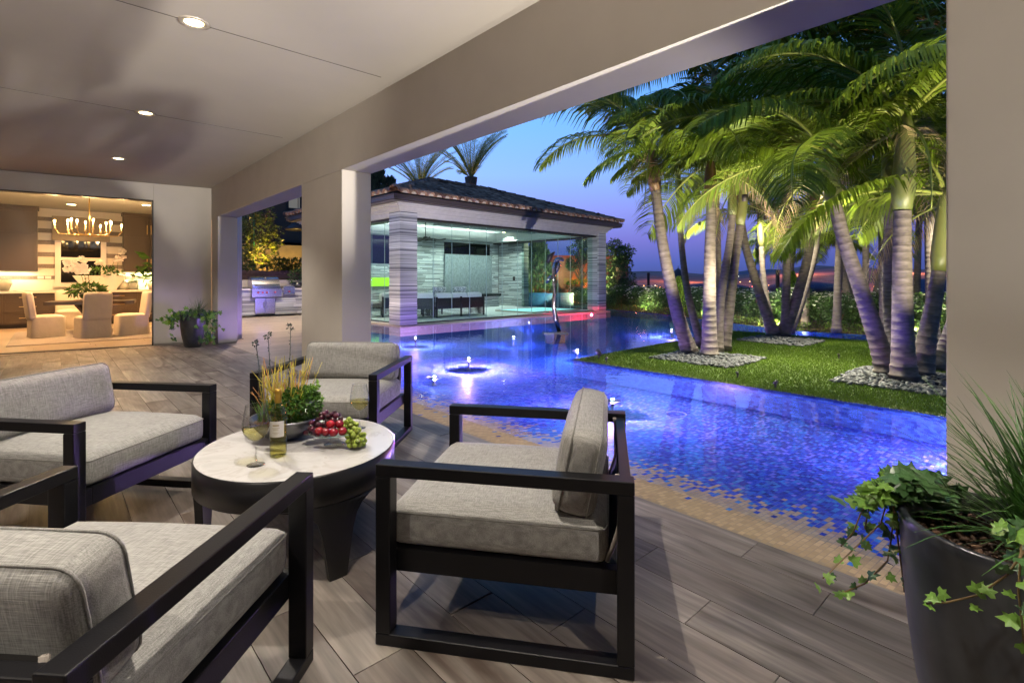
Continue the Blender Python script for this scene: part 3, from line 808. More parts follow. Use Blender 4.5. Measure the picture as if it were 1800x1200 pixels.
# centrepiece
tx, ty = dt.location.x, dt.location.y
cp = thing('orchid_bowl', 'silver bowl of green leaves and white orchids on dining table', 'flower arrangement', (tx - .12, ty, .772))
MB().lathe([(.001, 0), (.07, 0), (.15, .12), (.12, .2), (.11, .19), (.001, .15)], n=24).build('bowl', M['silver_bowl'], cp)
m_ = MB(); leafmesh(m_, (0, 0, .26), 220, (.34, .22, .12), .15); m_.build('foliage', M['leaf'], cp)
orchid_stems(cp, (0, 0, .2), [(0, 0, .72, -.38), (-.05, 0, .6, -.3), (.05, 0, .62, -.15)], .085)
m_ = MB()
for i in range(9):
    a = R.uniform(-.6, .6); q = Vector((R.uniform(-.25, .25), R.uniform(-.1, .1), .02)); m_.tube([q, q + Vector((math.cos(a) * .15, math.sin(a) * .1, .03)), q + Vector((math.cos(a) * .3, math.sin(a) * .2, .0))], [.02, .016, .006], 6)
tag(m_.build('driftwood', M['driftwood'], loc=(tx - .2, ty - .25, .775)), 'pale driftwood pieces lying on the dining table', 'driftwood')
# chandelier
cd = dep(157, 400, 11.7)
ch = thing('chandelier', 'brass chandelier with twelve lit candle lamps over dining table', 'chandelier', (cd.x, cd.y, 0))
zr = CAMH + (V0 - 413) / CAMF * 11.7
MB().tube([(0, 0, zr - .03), (0, 0, 3.26)], .014, 8).build('rod', M['brass'], ch)
MB().lathe([(.001, 3.3), (.07, 3.3), (.06, 3.26), (.015, 3.25)], n=20).build('canopy', M['brass'], ch)
MB().ell((0, 0, zr), (.04, .04, .05), 12, 8).build('hub', M['brass'], ch)
for k in range(12):
    an = 2 * math.pi * k / 12 + .13; rr_ = .60 if k % 2 == 0 else .40; dz = 0 if k % 2 == 0 else .05
    c_, s_ = math.cos(an), math.sin(an)
    pts = [(0, 0, zr), (c_ * rr_ * .5, s_ * rr_ * .5, zr - .01), (c_ * rr_ * .88, s_ * rr_ * .88, zr), (c_ * rr_, s_ * rr_, zr + .10)]
    arm = MB(); arm.tube(pts, .010, 6); arm.tube([(c_ * rr_, s_ * rr_, zr + .10), (c_ * rr_, s_ * rr_, zr + .115)], .028, 10); o = arm.build('arm', M['brass'], ch)
    MB().tube([(c_ * rr_, s_ * rr_, zr + .115), (c_ * rr_, s_ * rr_, zr + .23 + dz)], .015, 8).build('candle', M['candle'], o)
    MB().ell((c_ * rr_, s_ * rr_, zr + .262 + dz), (.018, .018, .032), 8, 6).build('bulb', M['bulb'], o)
    if k % 3 == 0: lamp('bulb_lamp', 'POINT', (c_ * rr_, s_ * rr_, zr + .33 + dz), 45, (1, .60, .25), .03, parent=ch)
for i_, (x_, y_, e) in enumerate(((.3, 14.4, 420), (-1.4, 16.5, 480), (1.9, 16.8, 480), (.4, 18.0, 460))):
    t = thing('room_downlight', 'round recessed lamp in the dining room ceiling ' + ('nearest the doorway', 'at the left side', 'at the right side', 'close to the back wall')[i_], 'downlight', (x_, y_, 3.3), group='recessed lamps in the dining room ceiling')
    MB().lathe([(.09, -.001), (.09, -.008), (.001, -.008)], n=24).build('lens', M['lamp_warm'], t)
    lamp('room_lamp', 'SPOT', (0, 0, -.03), e, (1, .50, .18), .04, angle=130, blend=.6, parent=t)
for (x_, wd) in ((xr - 1.3, 2.4), (xl + .7, 1.2)):
    L = lamp('under_cabinet_lamp', 'AREA', (x_, 19.32, zc - .012), 40, (1, .80, .42), wd)
    L.data.shape = 'RECTANGLE'; L.data.size_y = .06
# ================================================================ pool basin, mosaic, water
def zfloor(x): return -min(max(0, (x - 2.6) * .115), .28)
LB = [(2.606, -5), (2.606, 5.6), (2.85, 6.75), (4.55, 10.6), (5.6, 13.2), (6.75, 15.5), (6.9, 20.5)]      # left shore of the pool
FB = [(14.4, -6), (14.4, 3.2), (14.15, 4.76), (15.2, 6.95), (17.1, 10.25), (18.15, 13.9), (20.2, 21)]   # far shore
xs = [2.60, 2.9, 3.4, 4.0, 4.6, 5.04, 9, 13, 21]; ys = [-6, 0, 5, 10, 21]
g = MB(); g.add([(x, y, zfloor(x) - .004) for y in ys for x in xs], [(j * len(xs) + i, j * len(xs) + i + 1, (j + 1) * len(xs) + i + 1, (j + 1) * len(xs) + i) for j in range(len(ys) - 1) for i in range(len(xs) - 1)])
pf = g.build('pool_floor', M['pool_floor'], kind='structure')
# individual glass mosaic tiles on the beach entry and the shallow shelf, each with its own glaze
def mosaic():
    rs = np.random.RandomState(3)
    P, S = .0525, .0285
    X = np.arange(2.612, 6.28, P); Y = np.arange(-1.2, 8.6, S)
    gx, gy = np.meshgrid(X, Y, indexing='ij')
    row = np.round((gy - Y[0]) / S).astype(int)
    gx = gx + (row % 2) * P / 2
    gx, gy = gx.ravel(), gy.ravel()
    lim = np.interp(gy, [p[1] for p in LB], [p[0] for p in LB]) + .004
    ok = (gx > lim) & (gx < 6.27); gx, gy = gx[ok], gy[ok]
    n = len(gx); w, h = P - .004, S - .004
    def z(x): return -np.clip((x - 2.6) * .115, 0, .28)
    x0, x1, y0, y1 = gx, gx + w, gy, gy + h
    t = .0015 + rs.rand(n) * .0012
    V = np.empty((n, 4, 3))
    for i, (a, b_) in enumerate(((x0, y0), (x1, y0), (x1, y1), (x0, y1))):
        V[:, i, 0] = a; V[:, i, 1] = b_; V[:, i, 2] = z(a) + t
    me = bpy.data.meshes.new('mosaic_tiles')
    me.vertices.add(n * 4); me.vertices.foreach_set('co', V.ravel())
    me.loops.add(n * 4); me.loops.foreach_set('vertex_index', np.arange(n * 4))
    me.polygons.add(n); me.polygons.foreach_set('loop_start', np.arange(n) * 4)
    me.update(calc_edges=True)
    tan = np.array([.52, .39, .225]); p = 1 / (1 + np.exp(-(gx - 3.16) / .085)); blue = rs.rand(n) < p
    pal = np.array([[.02, .055, .34], [.03, .11, .52], [.04, .22, .58], [.05, .36, .60], [.07, .30, .50], [.012, .03, .18], [.22, .24, .66]])
    dpt = np.clip((gx - 3.3) / 1.6, 0, 1)
    w0 = np.stack([.26 + .1 * dpt, .30 - .1 * dpt, .16 - .05 * dpt, .10 * (1 - dpt), .08 + 0 * dpt, .04 + .34 * dpt, .05 + .2 * dpt], 1); w0 = np.clip(w0, 0.005, 1); w0 /= w0.sum(1, keepdims=True)
    ch_ = (w0.cumsum(1) < rs.rand(n, 1)).sum(1).clip(0, 6)
    soft = np.array([.075, .13, .46]); pal = pal * .62 + soft * .38 * np.array([1.2, .9, 1.0])
    col = np.where(blue[:, None], pal[ch_], tan) * (1 + .26 * (rs.rand(n, 1) - .5))
    c4 = np.ones((n, 4, 4)); c4[:, :, :3] = col[:, None, :]
    at_ = me.color_attributes.new('tilecol', 'FLOAT_COLOR', 'CORNER'); at_.data.foreach_set('color', c4.ravel())
    me.materials.append(M['mosaic'])
    o = bpy.data.objects.new('mosaic_tiles', me); link(o, pf); o['kind'] = 'stuff'
mosaic()
wt = MB(); wt.add([(2.75, -6, -.036), (21, -6, -.036), (21, 21, -.036), (2.75, 21, -.036)], [(0, 1, 2, 3)])
wt.build('pool_water', M['water'], kind='structure')
# terrace between house and pavilion
tp = [p for p in LB if p[1] > 5] + [(6.9, 26), (2.84, 26), (2.84, 7)]
tp = [(2.55, 6.0), (2.606, 6.0), (2.85, 6.75), (4.55, 10.6), (5.6, 13.2), (6.75, 15.5), (7.0, 20.5), (12, 20.5), (12, 26), (2.9, 26), (2.9, 12.2), (2.6, 12.2), (2.6, 6.9)]
te = MB().poly(tp[1:], -.34, -.012, 0).build('terrace', M['coping'], kind='structure')
fm = MB()
y = 6.95
def lim_at(y): return float(np.interp(y, [p[1] for p in LB], [p[0] for p in LB]))
while y < 25:
    x = 2.62 + R.uniform(-.8, 0)
    while x < 11.5:
        a, b_ = max(x, 2.62), min(x + 1.19, (lim_at(y) - .04) if y < 20.4 else 11.9)
        if y > 12.0: a = max(a, 3.12)
        if b_ - a > .05: fm.bx(a, b_, y, y + .196, -.012, 0)
        x += 1.2
    y += .2
fm.build('terrace_tiles', M['terrace_floor'], te, kind='stuff')
# far planting ground beyond the water
fb = FB + [(40, 21), (40, -14), (14.4, -14)]
bed = MB().poly([(x, y) for x, y in FB] + [(22, 21), (22, -6)], -.4, -.02, 0, 1).build('planting_bed', [M['garden_soil'], M['tile_wall']], kind='structure')
# ================================================================ grass island
IS = [(6.3, -6), (12.87, -6), (12.87, 5.86), (6.32, 5.49)]
isl = MB().poly(IS, -.3, -.006, 0, 1).build('island', [M['turf_base'], M['tile_wall']], kind='structure')
def turf():
    rs = np.random.RandomState(5); n = 190000
    x = 6.3 + 6.56 * rs.rand(n) ** 1.25; y = -1.6 + 7.5 * rs.rand(n)
    ok = y < 5.47 + .058 * (x - 6.32) ; x, y = x[ok], y[ok]; n = len(x)
    a = rs.rand(n) * 6.283; h = .010 + .013 * rs.rand(n); w = .003 + .003 * rs.rand(n) + .0006 * (x - 6.3)
    l = rs.rand(n) * 6.283; le = .011 * rs.rand(n)
    V = np.zeros((n, 3, 3)); V[:, 0, 0] = x - w * np.cos(a); V[:, 0, 1] = y - w * np.sin(a); V[:, 1, 0] = x + w * np.cos(a); V[:, 1, 1] = y + w * np.sin(a)
    V[:, 0, 2] = V[:, 1, 2] = -.008; V[:, 2, 0] = x + le * np.cos(l); V[:, 2, 1] = y + le * np.sin(l); V[:, 2, 2] = h
    me = bpy.data.meshes.new('grass'); me.vertices.add(n * 3); me.vertices.foreach_set('co', V.ravel())
    me.loops.add(n * 3); me.loops.foreach_set('vertex_index', np.arange(n * 3)); me.polygons.add(n); me.polygons.foreach_set('loop_start', np.arange(n) * 3); me.update(calc_edges=True)
    me.materials.append(M['turf']); o = bpy.data.objects.new('grass', me); link(o, isl); o['kind'] = 'stuff'
turf()
def pebbles(x0, x1, y0, y1, n, rot=0):
    mb = MB(); cx, cy_ = (x0 + x1) / 2, (y0 + y1) / 2
    for i in range(n):
        x, y = R.uniform(x0, x1), R.uniform(y0, y1)
        if rot:
            q = Matrix.Rotation(rot, 2) @ Vector((x - cx, y - cy_)); x, y = q.x + cx, q.y + cy_
        e = min(1, min(abs(R.uniform(0, 1)), 1)); m_ = 1 - max(abs(x - cx) / (x1 - x0), abs(y - cy_) / (y1 - y0)) * 1.7
        r_ = R.uniform(.022, .05)
        mb.ell((x, y, .005 + R.uniform(0, .055) * max(m_, .15)), (r_ * 1.25, r_ * .85, r_ * .55), 7, 4, rot=Euler((R.gauss(0, .35), R.gauss(0, .35), R.uniform(0, 6.28))))
    return mb.build('pebbles', M['pebble'], isl, kind='stuff')
pebbles(7.32, 8.7, 3.38, 4.72, 1300); pebbles(10.75, 12.1, 3.5, 4.85, 800); pebbles(7.35, 9.0, .35, 2.1, 1700); pebbles(10.9, 12.3, .9, 2.1, 600)
# ================================================================ underwater pool lights
def pool_light(x, y, e, col, mat, label, R_=.45, zl=-.12, bs=1.0):
    t = thing('pool_light', label, 'pool light', (x, y, 0), group='lights set in the pool floor')
    zf = zfloor(x); hh = zl - zf
    zL = zl + .018; rr_ = .045; zp = zL - rr_ * (zL - zf) / R_
    f = MB(); f.lathe([(.001, zf), (.035, zf), (.02, zf + .02), (.015, zp - .012), (rr_, zp - .008), (rr_, zp), (.001, zp)], n=24); f.build('body', M['fixture'], t)
    MB().ell((0, 0, zL + .030), (.019 * bs, .019 * bs, .010 * bs), 10, 6).build('bulb', mat, t)
    MB().lathe([(.001, zL + .014), (.10, zL + .013), (.001, zL + .024)], n=20).build('light_block_cap', M['fixture'], t)  # added cap, blocks upward light so walls and ceiling stay free of violet
    lamp('pool_lamp', 'POINT', (0, 0, zL), e * POOLX, col, .008, parent=t)
    return t
POOLX = 4.2
VIO = (.62, .34, 1.0); BLU = (.16, .20, 1.0); TEAL = (.05, .65, 1.0)
pool_light(5.40, 7.09, 420, VIO, M['pool_lamp'], 'pool light with a wide violet ring in the middle of the pool', .42)
pool_light(4.78, 3.56, 230, VIO, M['pool_lamp_teal'], 'pool light with turquoise core nearest the right armchair', .5)
pool_light(6.36, 10.42, 170, VIO, M['pool_lamp'], 'pool light in front of the left pavilion column', .36)
pool_light(11.36, 11.75, 60, BLU, M['pool_lamp'], 'small pool light close to the pavilion glass front', .3)
pool_light(9.25, 8.75, 150, VIO, M['pool_lamp'], 'brightest pool light at the foot of the slender sculpture', .3, zl=-.10, bs=2.2)
pool_light(15.2, 12.3, 60, (1, .02, .10), M['pool_lamp_red'], 'red pool light beside the right pavilion column', .3, zl=-.05)
pool_light(5.55, .35, 150, VIO, M['pool_lamp'], 'pool light hidden behind the right pier', .3)
pool_light(12.6, 7.4, 190, VIO, M['pool_lamp'], 'pool light behind the leaning palm trunks', .3)
pool_light(13.7, 1.2, 70, VIO, M['pool_lamp'], 'pool light in the channel behind the grass island', .3)
pool_light(13.6, 4.6, 22, BLU, M['pool_lamp'], 'pool light in the channel behind the far pebble bed', .3)
pool_light(8.2, 9.0, 50, BLU, M['pool_lamp'], 'pool light between the sculpture and the pavilion', .3)
pool_light(3.9, 5.9, 26, BLU, M['pool_lamp'], 'pool light near the beach entry behind the far armchair', .3, zl=-.08)
pool_light(7.6, 6.5, 60, BLU, M['pool_lamp'], 'pool light off the tip of the grass island', .3)
dm = MB().lathe([(.10, .0), (.12, .0), (.12, .004), (.10, .004)], n=32)
for q in ((1189, 728),):
    x_, y_ = fl(*q, -.28)
    dm.build('floor_drain', M['fixture'], pf, loc=(x_, y_, -.276))
# ================================================================ sculpture
sp_ = Vector((*fl(976, 583), 0))
sc = thing('sculpture', 'slender polished bronze sculpture with two blade arms standing in the pool', 'sculpture', (sp_.x, sp_.y, 0))
D = sp_.x * SN + sp_.y * CS
def S(u, v, off=0):                                     # point of the figure in its own plane
    q = dep(u, v, D + off) - sp_; return q
pts = [S(983, 583), S(977, 560), S(973, 535), S(975, 510), S(973, 490), S(974, 472), S(977, 458)]
MB().tube(pts, [.05, .065, .05, .038, .045, .06, .05], 9).build('body', M['chrome'], sc)
MB().tube([S(975, 462), S(980, 456), S(987, 455), S(991, 458)], [.05, .06, .05, .03], 8).build('head', M['chrome'], sc)
MB().tube([S(981, 460), S(983, 466), S(979, 474), S(977, 482)], [.03, .05, .05, .01], 8).build('shoulder', M['chrome'], sc)
MB().tube([S(973, 484), S(966, 487), S(961, 495)], [.03, .035, .03], 7).build('arm', M['chrome'], sc)
MB().tube([S(968, 485), S(964, 491), S(960, 498)], [.02, .045, .02], 4).build('blade', M['chrome'], sc)
MB().tube([S(962, 462, .3), S(967, 450, .3), S(975, 443, .3)], [.05, .07, .02], 5).build('wing', M['black_metal'], sc)
b_ = MB(); b_.box((0, 0, -.045), (.6, .32, .05), YAW * -1 + .1); b_.bx(-.2, .2, -.15, .15, -.28, -.03); b_.build('base', M['dark_ledge'], sc)
# ================================================================ pavilion
PO = (7.306, 12.761); PR = rad(2.4); AL, BL = 9.80, 6.4
pav = thing('pavilion', 'glass walled pool pavilion with striped stone columns and hipped tile roof', 'pavilion', (PO[0], PO[1], 0), PR)
def pbox(name, mat, *a, mb=None, **k):
    return MB().bx(*a).build(name, mat, pav, **k)
pbox('floor', M['coping'], -.12, AL + .12, -.10, BL + .1, -.33, -.004)
pbox('floor_panel', M['ceiling_white'], .1, AL - .1, .4, BL - .05, -.003, .006)
pbox('coping', M['coping'], -.14, AL + .14, -.22, -.105, -.33, -.012)
def stack(mb, x0, x1, y0, y1, z0, z1, hmin=.07, hmax=.16, j=.008):
    z = z0
    while z < z1 - .01:
        h = min(R.uniform(hmin, hmax), z1 - z); d = R.uniform(-j, j)
        mb.bx(x0 - d, x1 + d, y0 - d, y1 + d, z + .001, z + h - .001); z += h
cw = .52
for (cx, cyy, wa) in ((0, 0, cw), (AL - .46, 0, .46), (0, BL - .5, .5)):
    m_ = MB(); m_.bx(cx + .01, cx + wa - .01, cyy + .01, cyy + .5, 0, 3.2); stack(m_, cx - (.05 if cx < 1 else -.01), cx + wa + (.06 if cx > 1 else 0), cyy - (.06 if cyy < 1 else 0), cyy + .52, 0, 3.235, j=.004)
    m_.build('stone_column', M['stone'], pav)
# stone lined inner walls made of staggered strips
def strips(axis, c, a0, a1, z0, z1, face, holes=()):
    m_ = MB(); z = z0
    while z < z1 - .01:
        h = min(R.choice((.05, .075, .1)), z1 - z); a = a0 - R.uniform(0, .6)
        while a < a1:
            L = R.uniform(.45, .95); p0, p1 = max(a, a0), min(a + L, a1); t = R.uniform(.01, .028)
            segs = [(p0, p1)]
            for (h0, h1, g0, g1) in holes:
                if z + h > g0 and z < g1:
                    ns = []
                    for s0, s1 in segs:
                        if s1 <= h0 or s0 >= h1: ns.append((s0, s1))
                        else:
                            if s0 < h0: ns.append((s0, h0))
                            if s1 > h1: ns.append((h1, s1))
                    segs = ns
            for s0, s1 in segs:
                if s1 - s0 < .01: continue
                if axis == 'x': m_.bx(s0 + .0008, s1 - .0008, c, c + face * t, z + .0008, z + h - .0008)
                else: m_.bx(c, c + face * t, s0 + .0008, s1 - .0008, z + .0008, z + h - .0008)
            a += L
        z += h
    return m_
def lpt(u, v, b=None, a=None):
    """local coordinates of a photo point lying on plane b= or a= of the pavilion"""
    c = (u - U0) / CAMF; d = Vector((SN + c * CS, CS - c * SN)); o = Vector(PO)
    U = Vector((math.cos(PR), math.sin(PR))); W = Vector((-math.sin(PR), math.cos(PR)))
    if b is not None: k = (b + o.dot(W)) / d.dot(W)
    else: k = (a + o.dot(U)) / d.dot(U)
    P_ = d * k - o
    return P_.dot(U), P_.dot(W), CAMH - (v - V0) / CAMF * k
ax0 = lpt(779, 0, b=BL)[0]; ax1 = lpt(861, 0, b=BL)[0]
zt0, zt1 = lpt(815, 448, b=BL)[2], lpt(815, 430, b=BL)[2]
zbm = lpt(815, 509, b=BL)[2]
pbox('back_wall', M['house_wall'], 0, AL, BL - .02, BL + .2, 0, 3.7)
strips('x', BL - .021, .5, AL - .1, 0, 3.55, -1, ((ax0 + .02, ax1 - .02, .35, zt1 + .06),)).build('stone_strips', M['stone_in'], pav, kind='stuff')
pbox('water_wall', M['granite'], ax0, ax1, BL - .16, BL - .03, .45, zt0)
pbox('slot_window', M['night_glass'], ax0 + .02, ax1 - .05, BL - .05, BL - .03, zt0 + .03, zt1 + .04)
pbox('ledge', M['dark_ledge'], ax0 - .2, AL - .8, BL - 1.0, BL - .17, .50, .62, bevel=.01)
m_ = strips('x', BL - .95, ax0 - .15, AL - .9, 0, .5, -1); m_.bx(ax0 - .15, AL - .9, BL - .949, BL - .2, 0, .499); m_.build('ledge_base', M['stone_in'], pav, kind='stuff')
bR = lpt(919, 0, a=AL - .15)[1]
m_ = strips('y', AL - .06, bR, BL - .05, 0, 3.55, -1); m_.bx(AL - .059, AL + .1, bR, BL, 0, 3.55); m_.build('right_stone_wall', M['stone_in'], pav, kind='stuff')
m_ = MB(); stack(m_, AL - .2, AL + .12, bR - .12, bR + .01, 0, 3.1); m_.build('stone_jamb', M['stone'], pav)
# left side wall behind the side glazing (high dark window, green lit panel)
z_g0, z_g1 = lpt(670, 503, b=BL)[2], lpt(670, 488, b=BL)[2]
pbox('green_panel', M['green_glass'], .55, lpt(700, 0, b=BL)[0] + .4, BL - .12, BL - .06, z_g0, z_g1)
pbox('high_window', M['night_glass'], .55, lpt(695, 0, b=BL)[0] + .3, BL - .08, BL - .055, lpt(670, 463, b=BL)[2], lpt(670, 412, b=BL)[2])
# header, cornice, ceiling
for (x0_, x1_, y0_, y1_) in ((-.02, AL + .02, .06, .46), (.06, .46, .46, BL), (AL - .46, AL - .06, .46, BL)):
    pbox('header', M['black_steel'], x0_ + .02, x1_ - .02, y0_ + .0, y1_, 3.03, 3.09)
zc_ = [(3.09, .03), (3.17, .05), (3.24, .11), (3.31, .14), (3.35, .20), (3.40, .26)]
m_ = MB()
for (z0_, o_), (z1_, _) in zip(zc_, zc_[1:] + [(3.445, 0)]):
    m_.bx(-o_, AL + o_, -o_, .5, z0_, z1_); m_.bx(-o_, .5, .5, BL + o_, z0_, z1_); m_.bx(AL - .5, AL + o_, .5, BL + o_, z0_, z1_)
m_.build('cornice', M['cornice'], pav)
EV = .56
m_ = MB()
for z0_, z1_, o_ in ((3.445, 3.48, EV - .06), (3.48, 3.585, EV - .02), (3.585, 3.60, EV + .02)):
    m_.bx(-o_, AL + o_, -o_, -.2, z0_, z1_); m_.bx(-o_, AL + o_, BL + .2, BL + o_, z0_, z1_); m_.bx(-o_, -.2, -.2, BL + .2, z0_, z1_); m_.bx(AL + .2, AL + o_, -.2, BL + .2, z0_, z1_)
m_.build('gutter', M['fascia_brown'], pav)
# tray ceiling
for a in ((.1, AL - .1, .1, .75), (.1, AL - .1, BL - .7, BL), (.1, .8, .75, BL - .7), (AL - .8, AL - .1, .75, BL - .7)):
    pbox('ceiling_soffit', M['ceiling_white'], *a, 3.12, 3.2)
pbox('ceiling_tray', M['ceiling_white'], .1, AL - .1, .1, BL, 3.5, 3.56)
for a in ((.8, AL - .8, .75, .80), (.8, AL - .8, BL - .75, BL - .70), (.8, .85, .8, BL - .75), (AL - .85, AL - .8, .8, BL - .75)):
    pbox('tray_edge', M['ceiling_white'], *a, 3.2, 3.498)
pbox('ceiling_beam', M['granite'], 3.2, 8.4, 2.6, 2.9, 3.28, 3.48)
# glass panes of the front
edges = [732.5, 761.9, 794.7, 826, 855.5, 883, 909.9, 934.7, 958.7, 981, 1002.7, 1023.5, 1043]
al = [lpt(u, 0, b=.26)[0] for u in edges]
pn = None
for a0_, a1_ in zip(al, al[1:]):
    w_ = a1_ - a0_ - .008
    o = MB().bx(-w_ / 2, w_ / 2, -.006, .006, .02, 3.03).build('glass_pane', M['pane'], pav); o.location = ((a0_ + a1_) / 2, .26, 0)
    MB().bx(w_ / 2 - .012, w_ / 2, -.0075, .0075, .02, 3.03).build('pane_edge', M['pane_edge'], o)
pbox('sill_track', M['black_steel'], cw, AL - .46, .18, .34, 0.0065, .03)
y_ = .54
while y_ < BL - .6:
    o = MB().bx(-.006, .006, y_ + .004, y_ + .76, .02, 3.03).build('glass_pane', M['pane'], pav); o.location = (.26, 0, 0)
    MB().bx(-.0075, .0075, y_ + .748, y_ + .76, .02, 3.03).build('pane_edge', M['pane_edge'], o)
    o = MB().bx(-.006, .006, y_ + .004, min(y_ + .76, bR), .02, 3.03).build('glass_pane', M['pane'], pav); o.location = (AL - .22, 0, 0)
    y_ += .77
    if y_ + .1 > bR: break
while y_ < BL - .6:
    o = MB().bx(-.006, .006, y_ + .004, y_ + .76, .02, 3.03).build('glass_pane', M['pane'], pav); o.location = (.26, 0, 0); y_ += .77
pbox('sill_track', M['black_steel'], .18, .34, .53, BL - .5, 0.0065, .03)
# roof: hips, deck, clay tiles
ZR0, ZR1 = 3.61, 4.86
ha = (BL) / 2; ex = EV + .02
c_ = [(-ex, -ex), (AL + ex, -ex), (AL + ex, BL + ex), (-ex, BL + ex)]; r0 = (ha, ha); r1 = (AL - ha, ha)
m_ = MB(); m_.add([(x, y, ZR0) for x, y in c_] + [(r0[0], r0[1], ZR1), (r1[0], r1[1], ZR1)], [(0, 1, 5, 4), (1, 2, 5), (2, 3, 4, 5), (3, 0, 4), (3, 2, 1, 0)])
m_.build('roof_deck', M['roof_under'], pav)
slope = math.atan2(ZR1 - ZR0, ha + ex); SL = math.hypot(ZR1 - ZR0, ha + ex)
def tile_shape(r0_, r1_, L, n=7, th=.014):
    vs = []; 
    for (r_, y) in ((r0_, 0), (r1_, L)):
        for k in range(n):
            an = math.pi * k / (n - 1); vs.append((r_ * math.cos(an), y, r_ * 1.05 * math.sin(an)))
        for k in range(n):
            an = math.pi * k / (n - 1); vs.append(((r_ - th) * math.cos(an), y, (r_ - th) * 1.05 * math.sin(an)))
    fs = []
    for k in range(n - 1):
        fs += [(k, k + 1, 2 * n + k + 1, 2 * n + k), (n + k + 1, n + k, 3 * n + k, 3 * n + k + 1), (k + 1, k, n + k, n + k + 1)]
    return vs, fs
tv, tf = tile_shape(.122, .098, .52)
tm = bpy.data.meshes.new('roof_tile'); tm.from_pydata([Vector(v) for v in tv], [], tf); tm.materials.append(M['roof_tile']); tm.polygons.foreach_set('use_smooth', [True] * len(tf)); tm.update()
CP = .285; NR = 8; RL = SL / NR
nt_ = 0; rest = MB(); pans = MB()
def slope_tiles(origin, ux, uy, width, tri, first):
    """origin: left end of the eave, ux along the eave, uy up the slope (unit, in plan) ; trapezoid inset by 45 degree hips"""
    global nt_
    n = int(width / CP); off = (width - n * CP) / 2
    rz = math.atan2(ux[1], ux[0])
    for i in range(n + 1):
        a = off + i * CP
        for j in range(NR):
            run = j * RL * math.cos(slope); rise = j * RL * math.sin(slope)
            if a < run + .10 or a > width - run - .10: continue
            x = origin[0] + ux[0] * a + uy[0] * run; y = origin[1] + ux[1] * a + uy[1] * run; z = ZR0 + rise + .02
            if j == 0: x -= uy[0] * .04; y -= uy[1] * .04
            Mx = Matrix.Translation((x, y, z)) @ Matrix.Rotation(rz, 4, 'Z') @ Matrix.Rotation(slope + .03 + R.uniform(-.012, .012), 4, 'X') @ Matrix.Rotation(R.uniform(-.05, .05), 4, 'Z')
            if first and nt_ < 298:
                o = bpy.data.objects.new('roof_tile', tm); link(o, pav); o.matrix_basis = Mx; nt_ += 1
            else:
                rest.add([Mx @ Vector(v) for v in tv], tf, 0, True)
            if j == 0:
                k = [Mx @ Vector((q[0] * .8, .05, q[1] * .62 - .0)) for q in [(.118 * math.cos(t * math.pi / 6), .118 * math.sin(t * math.pi / 6)) for t in range(7)]]
                mort.add(k, [tuple(range(7))])
mort = MB()
slope_tiles((-ex, -ex), (1, 0), (0, 1), AL + 2 * ex, False, True)
slope_tiles((-ex, BL + ex), (0, -1), (1, 0), BL + 2 * ex, True, False)
slope_tiles((AL + ex, -ex), (0, 1), (-1, 0), BL + 2 * ex, True, False)
slope_tiles((AL + ex, BL + ex), (-1, 0), (0, -1), AL + 2 * ex, False, False)
rest.build('side_slope_tiles', M['roof_tile'], pav, kind='stuff')
mort.build('tile_end_mortar', M['mortar'], pav, kind='stuff')
def ridge(p0, p1, name='ridge_tile'):
    p0, p1 = Vector(p0), Vector(p1); L = (p1 - p0).length; n = max(2, int(L / .40)); d = (p1 - p0) / L
    hv, hf = tile_shape(.14, .115, .46)
    me = bpy.data.meshes.new('ridge_tile'); me.from_pydata([Vector(v) for v in hv], [], hf); me.materials.append(M['roof_tile']); me.update()
    for i in range(n):
        p = p0 + d * (i * L / n)
        y = d; x = Vector((-d.y, d.x, 0)).normalized() * -1; z = x.cross(y)
        Mx = Matrix((x, y, z)).transposed().to_4x4(); Mx.translation = p + Vector((0, 0, .03))
        o = bpy.data.objects.new('ridge_tile', me); link(o, pav); o.matrix_basis = Mx
e3 = lambda q, z: (q[0], q[1], z)
ridge(e3(c_[0], ZR0 + .03), e3(r0, ZR1 + .05)); ridge(e3(c_[1], ZR0 + .03), e3(r1, ZR1 + .05)); ridge(e3(r0, ZR1 + .08), e3(r1, ZR1 + .08)); ridge(e3(c_[3], ZR0 + .03), e3(r0, ZR1 + .05))
# pavilion lamps
UU = Vector((math.cos(PR), math.sin(PR), 0)); WW = Vector((-math.sin(PR), math.cos(PR), 0))
def PL(a, b, z): return Vector((PO[0], PO[1], 0)) + UU * a + WW * b + Vector((0, 0, z))
for i_, (a, b, e) in enumerate(((1.7, 4.6, 200), (4.2, 5.0, 260), (6.6, 5.0, 260), (8.6, 4.8, 230), (3.2, 1.6, 60), (6.8, 1.6, 60))):
    t = thing('pavilion_downlight', 'recessed lamp in the pavilion ceiling ' + ('at the back left', 'left of the water wall', 'above the water wall', 'at the back right corner', 'above the sofa near the glass', 'above the spa near the glass')[i_], 'downlight', PL(a, b, 3.498), group='recessed lamps in the pavilion ceiling')
    MB().lathe([(.07, -.001), (.07, -.008), (.001, -.008)], n=20).build('lens', M['lamp_warm'], t)
    lamp('pavilion_lamp', 'SPOT', (0, 0, -.03), e, (.86, 1, .92), .04, angle=140, blend=.5, parent=t)
L = lamp('tray_cove_lamp', 'AREA', PL(5, 5.2, 3.24), 60, (.95, 1, .96), 7); L.data.shape = 'RECTANGLE'; L.data.size_y = .1; L.rotation_euler = (rad(180), 0, PR)
L = lamp('tray_cove_lamp', 'AREA', PL(5, 1.0, 3.24), 40, (.95, 1, .96), 7); L.data.shape = 'RECTANGLE'; L.data.size_y = .1; L.rotation_euler = (rad(180), 0, PR)
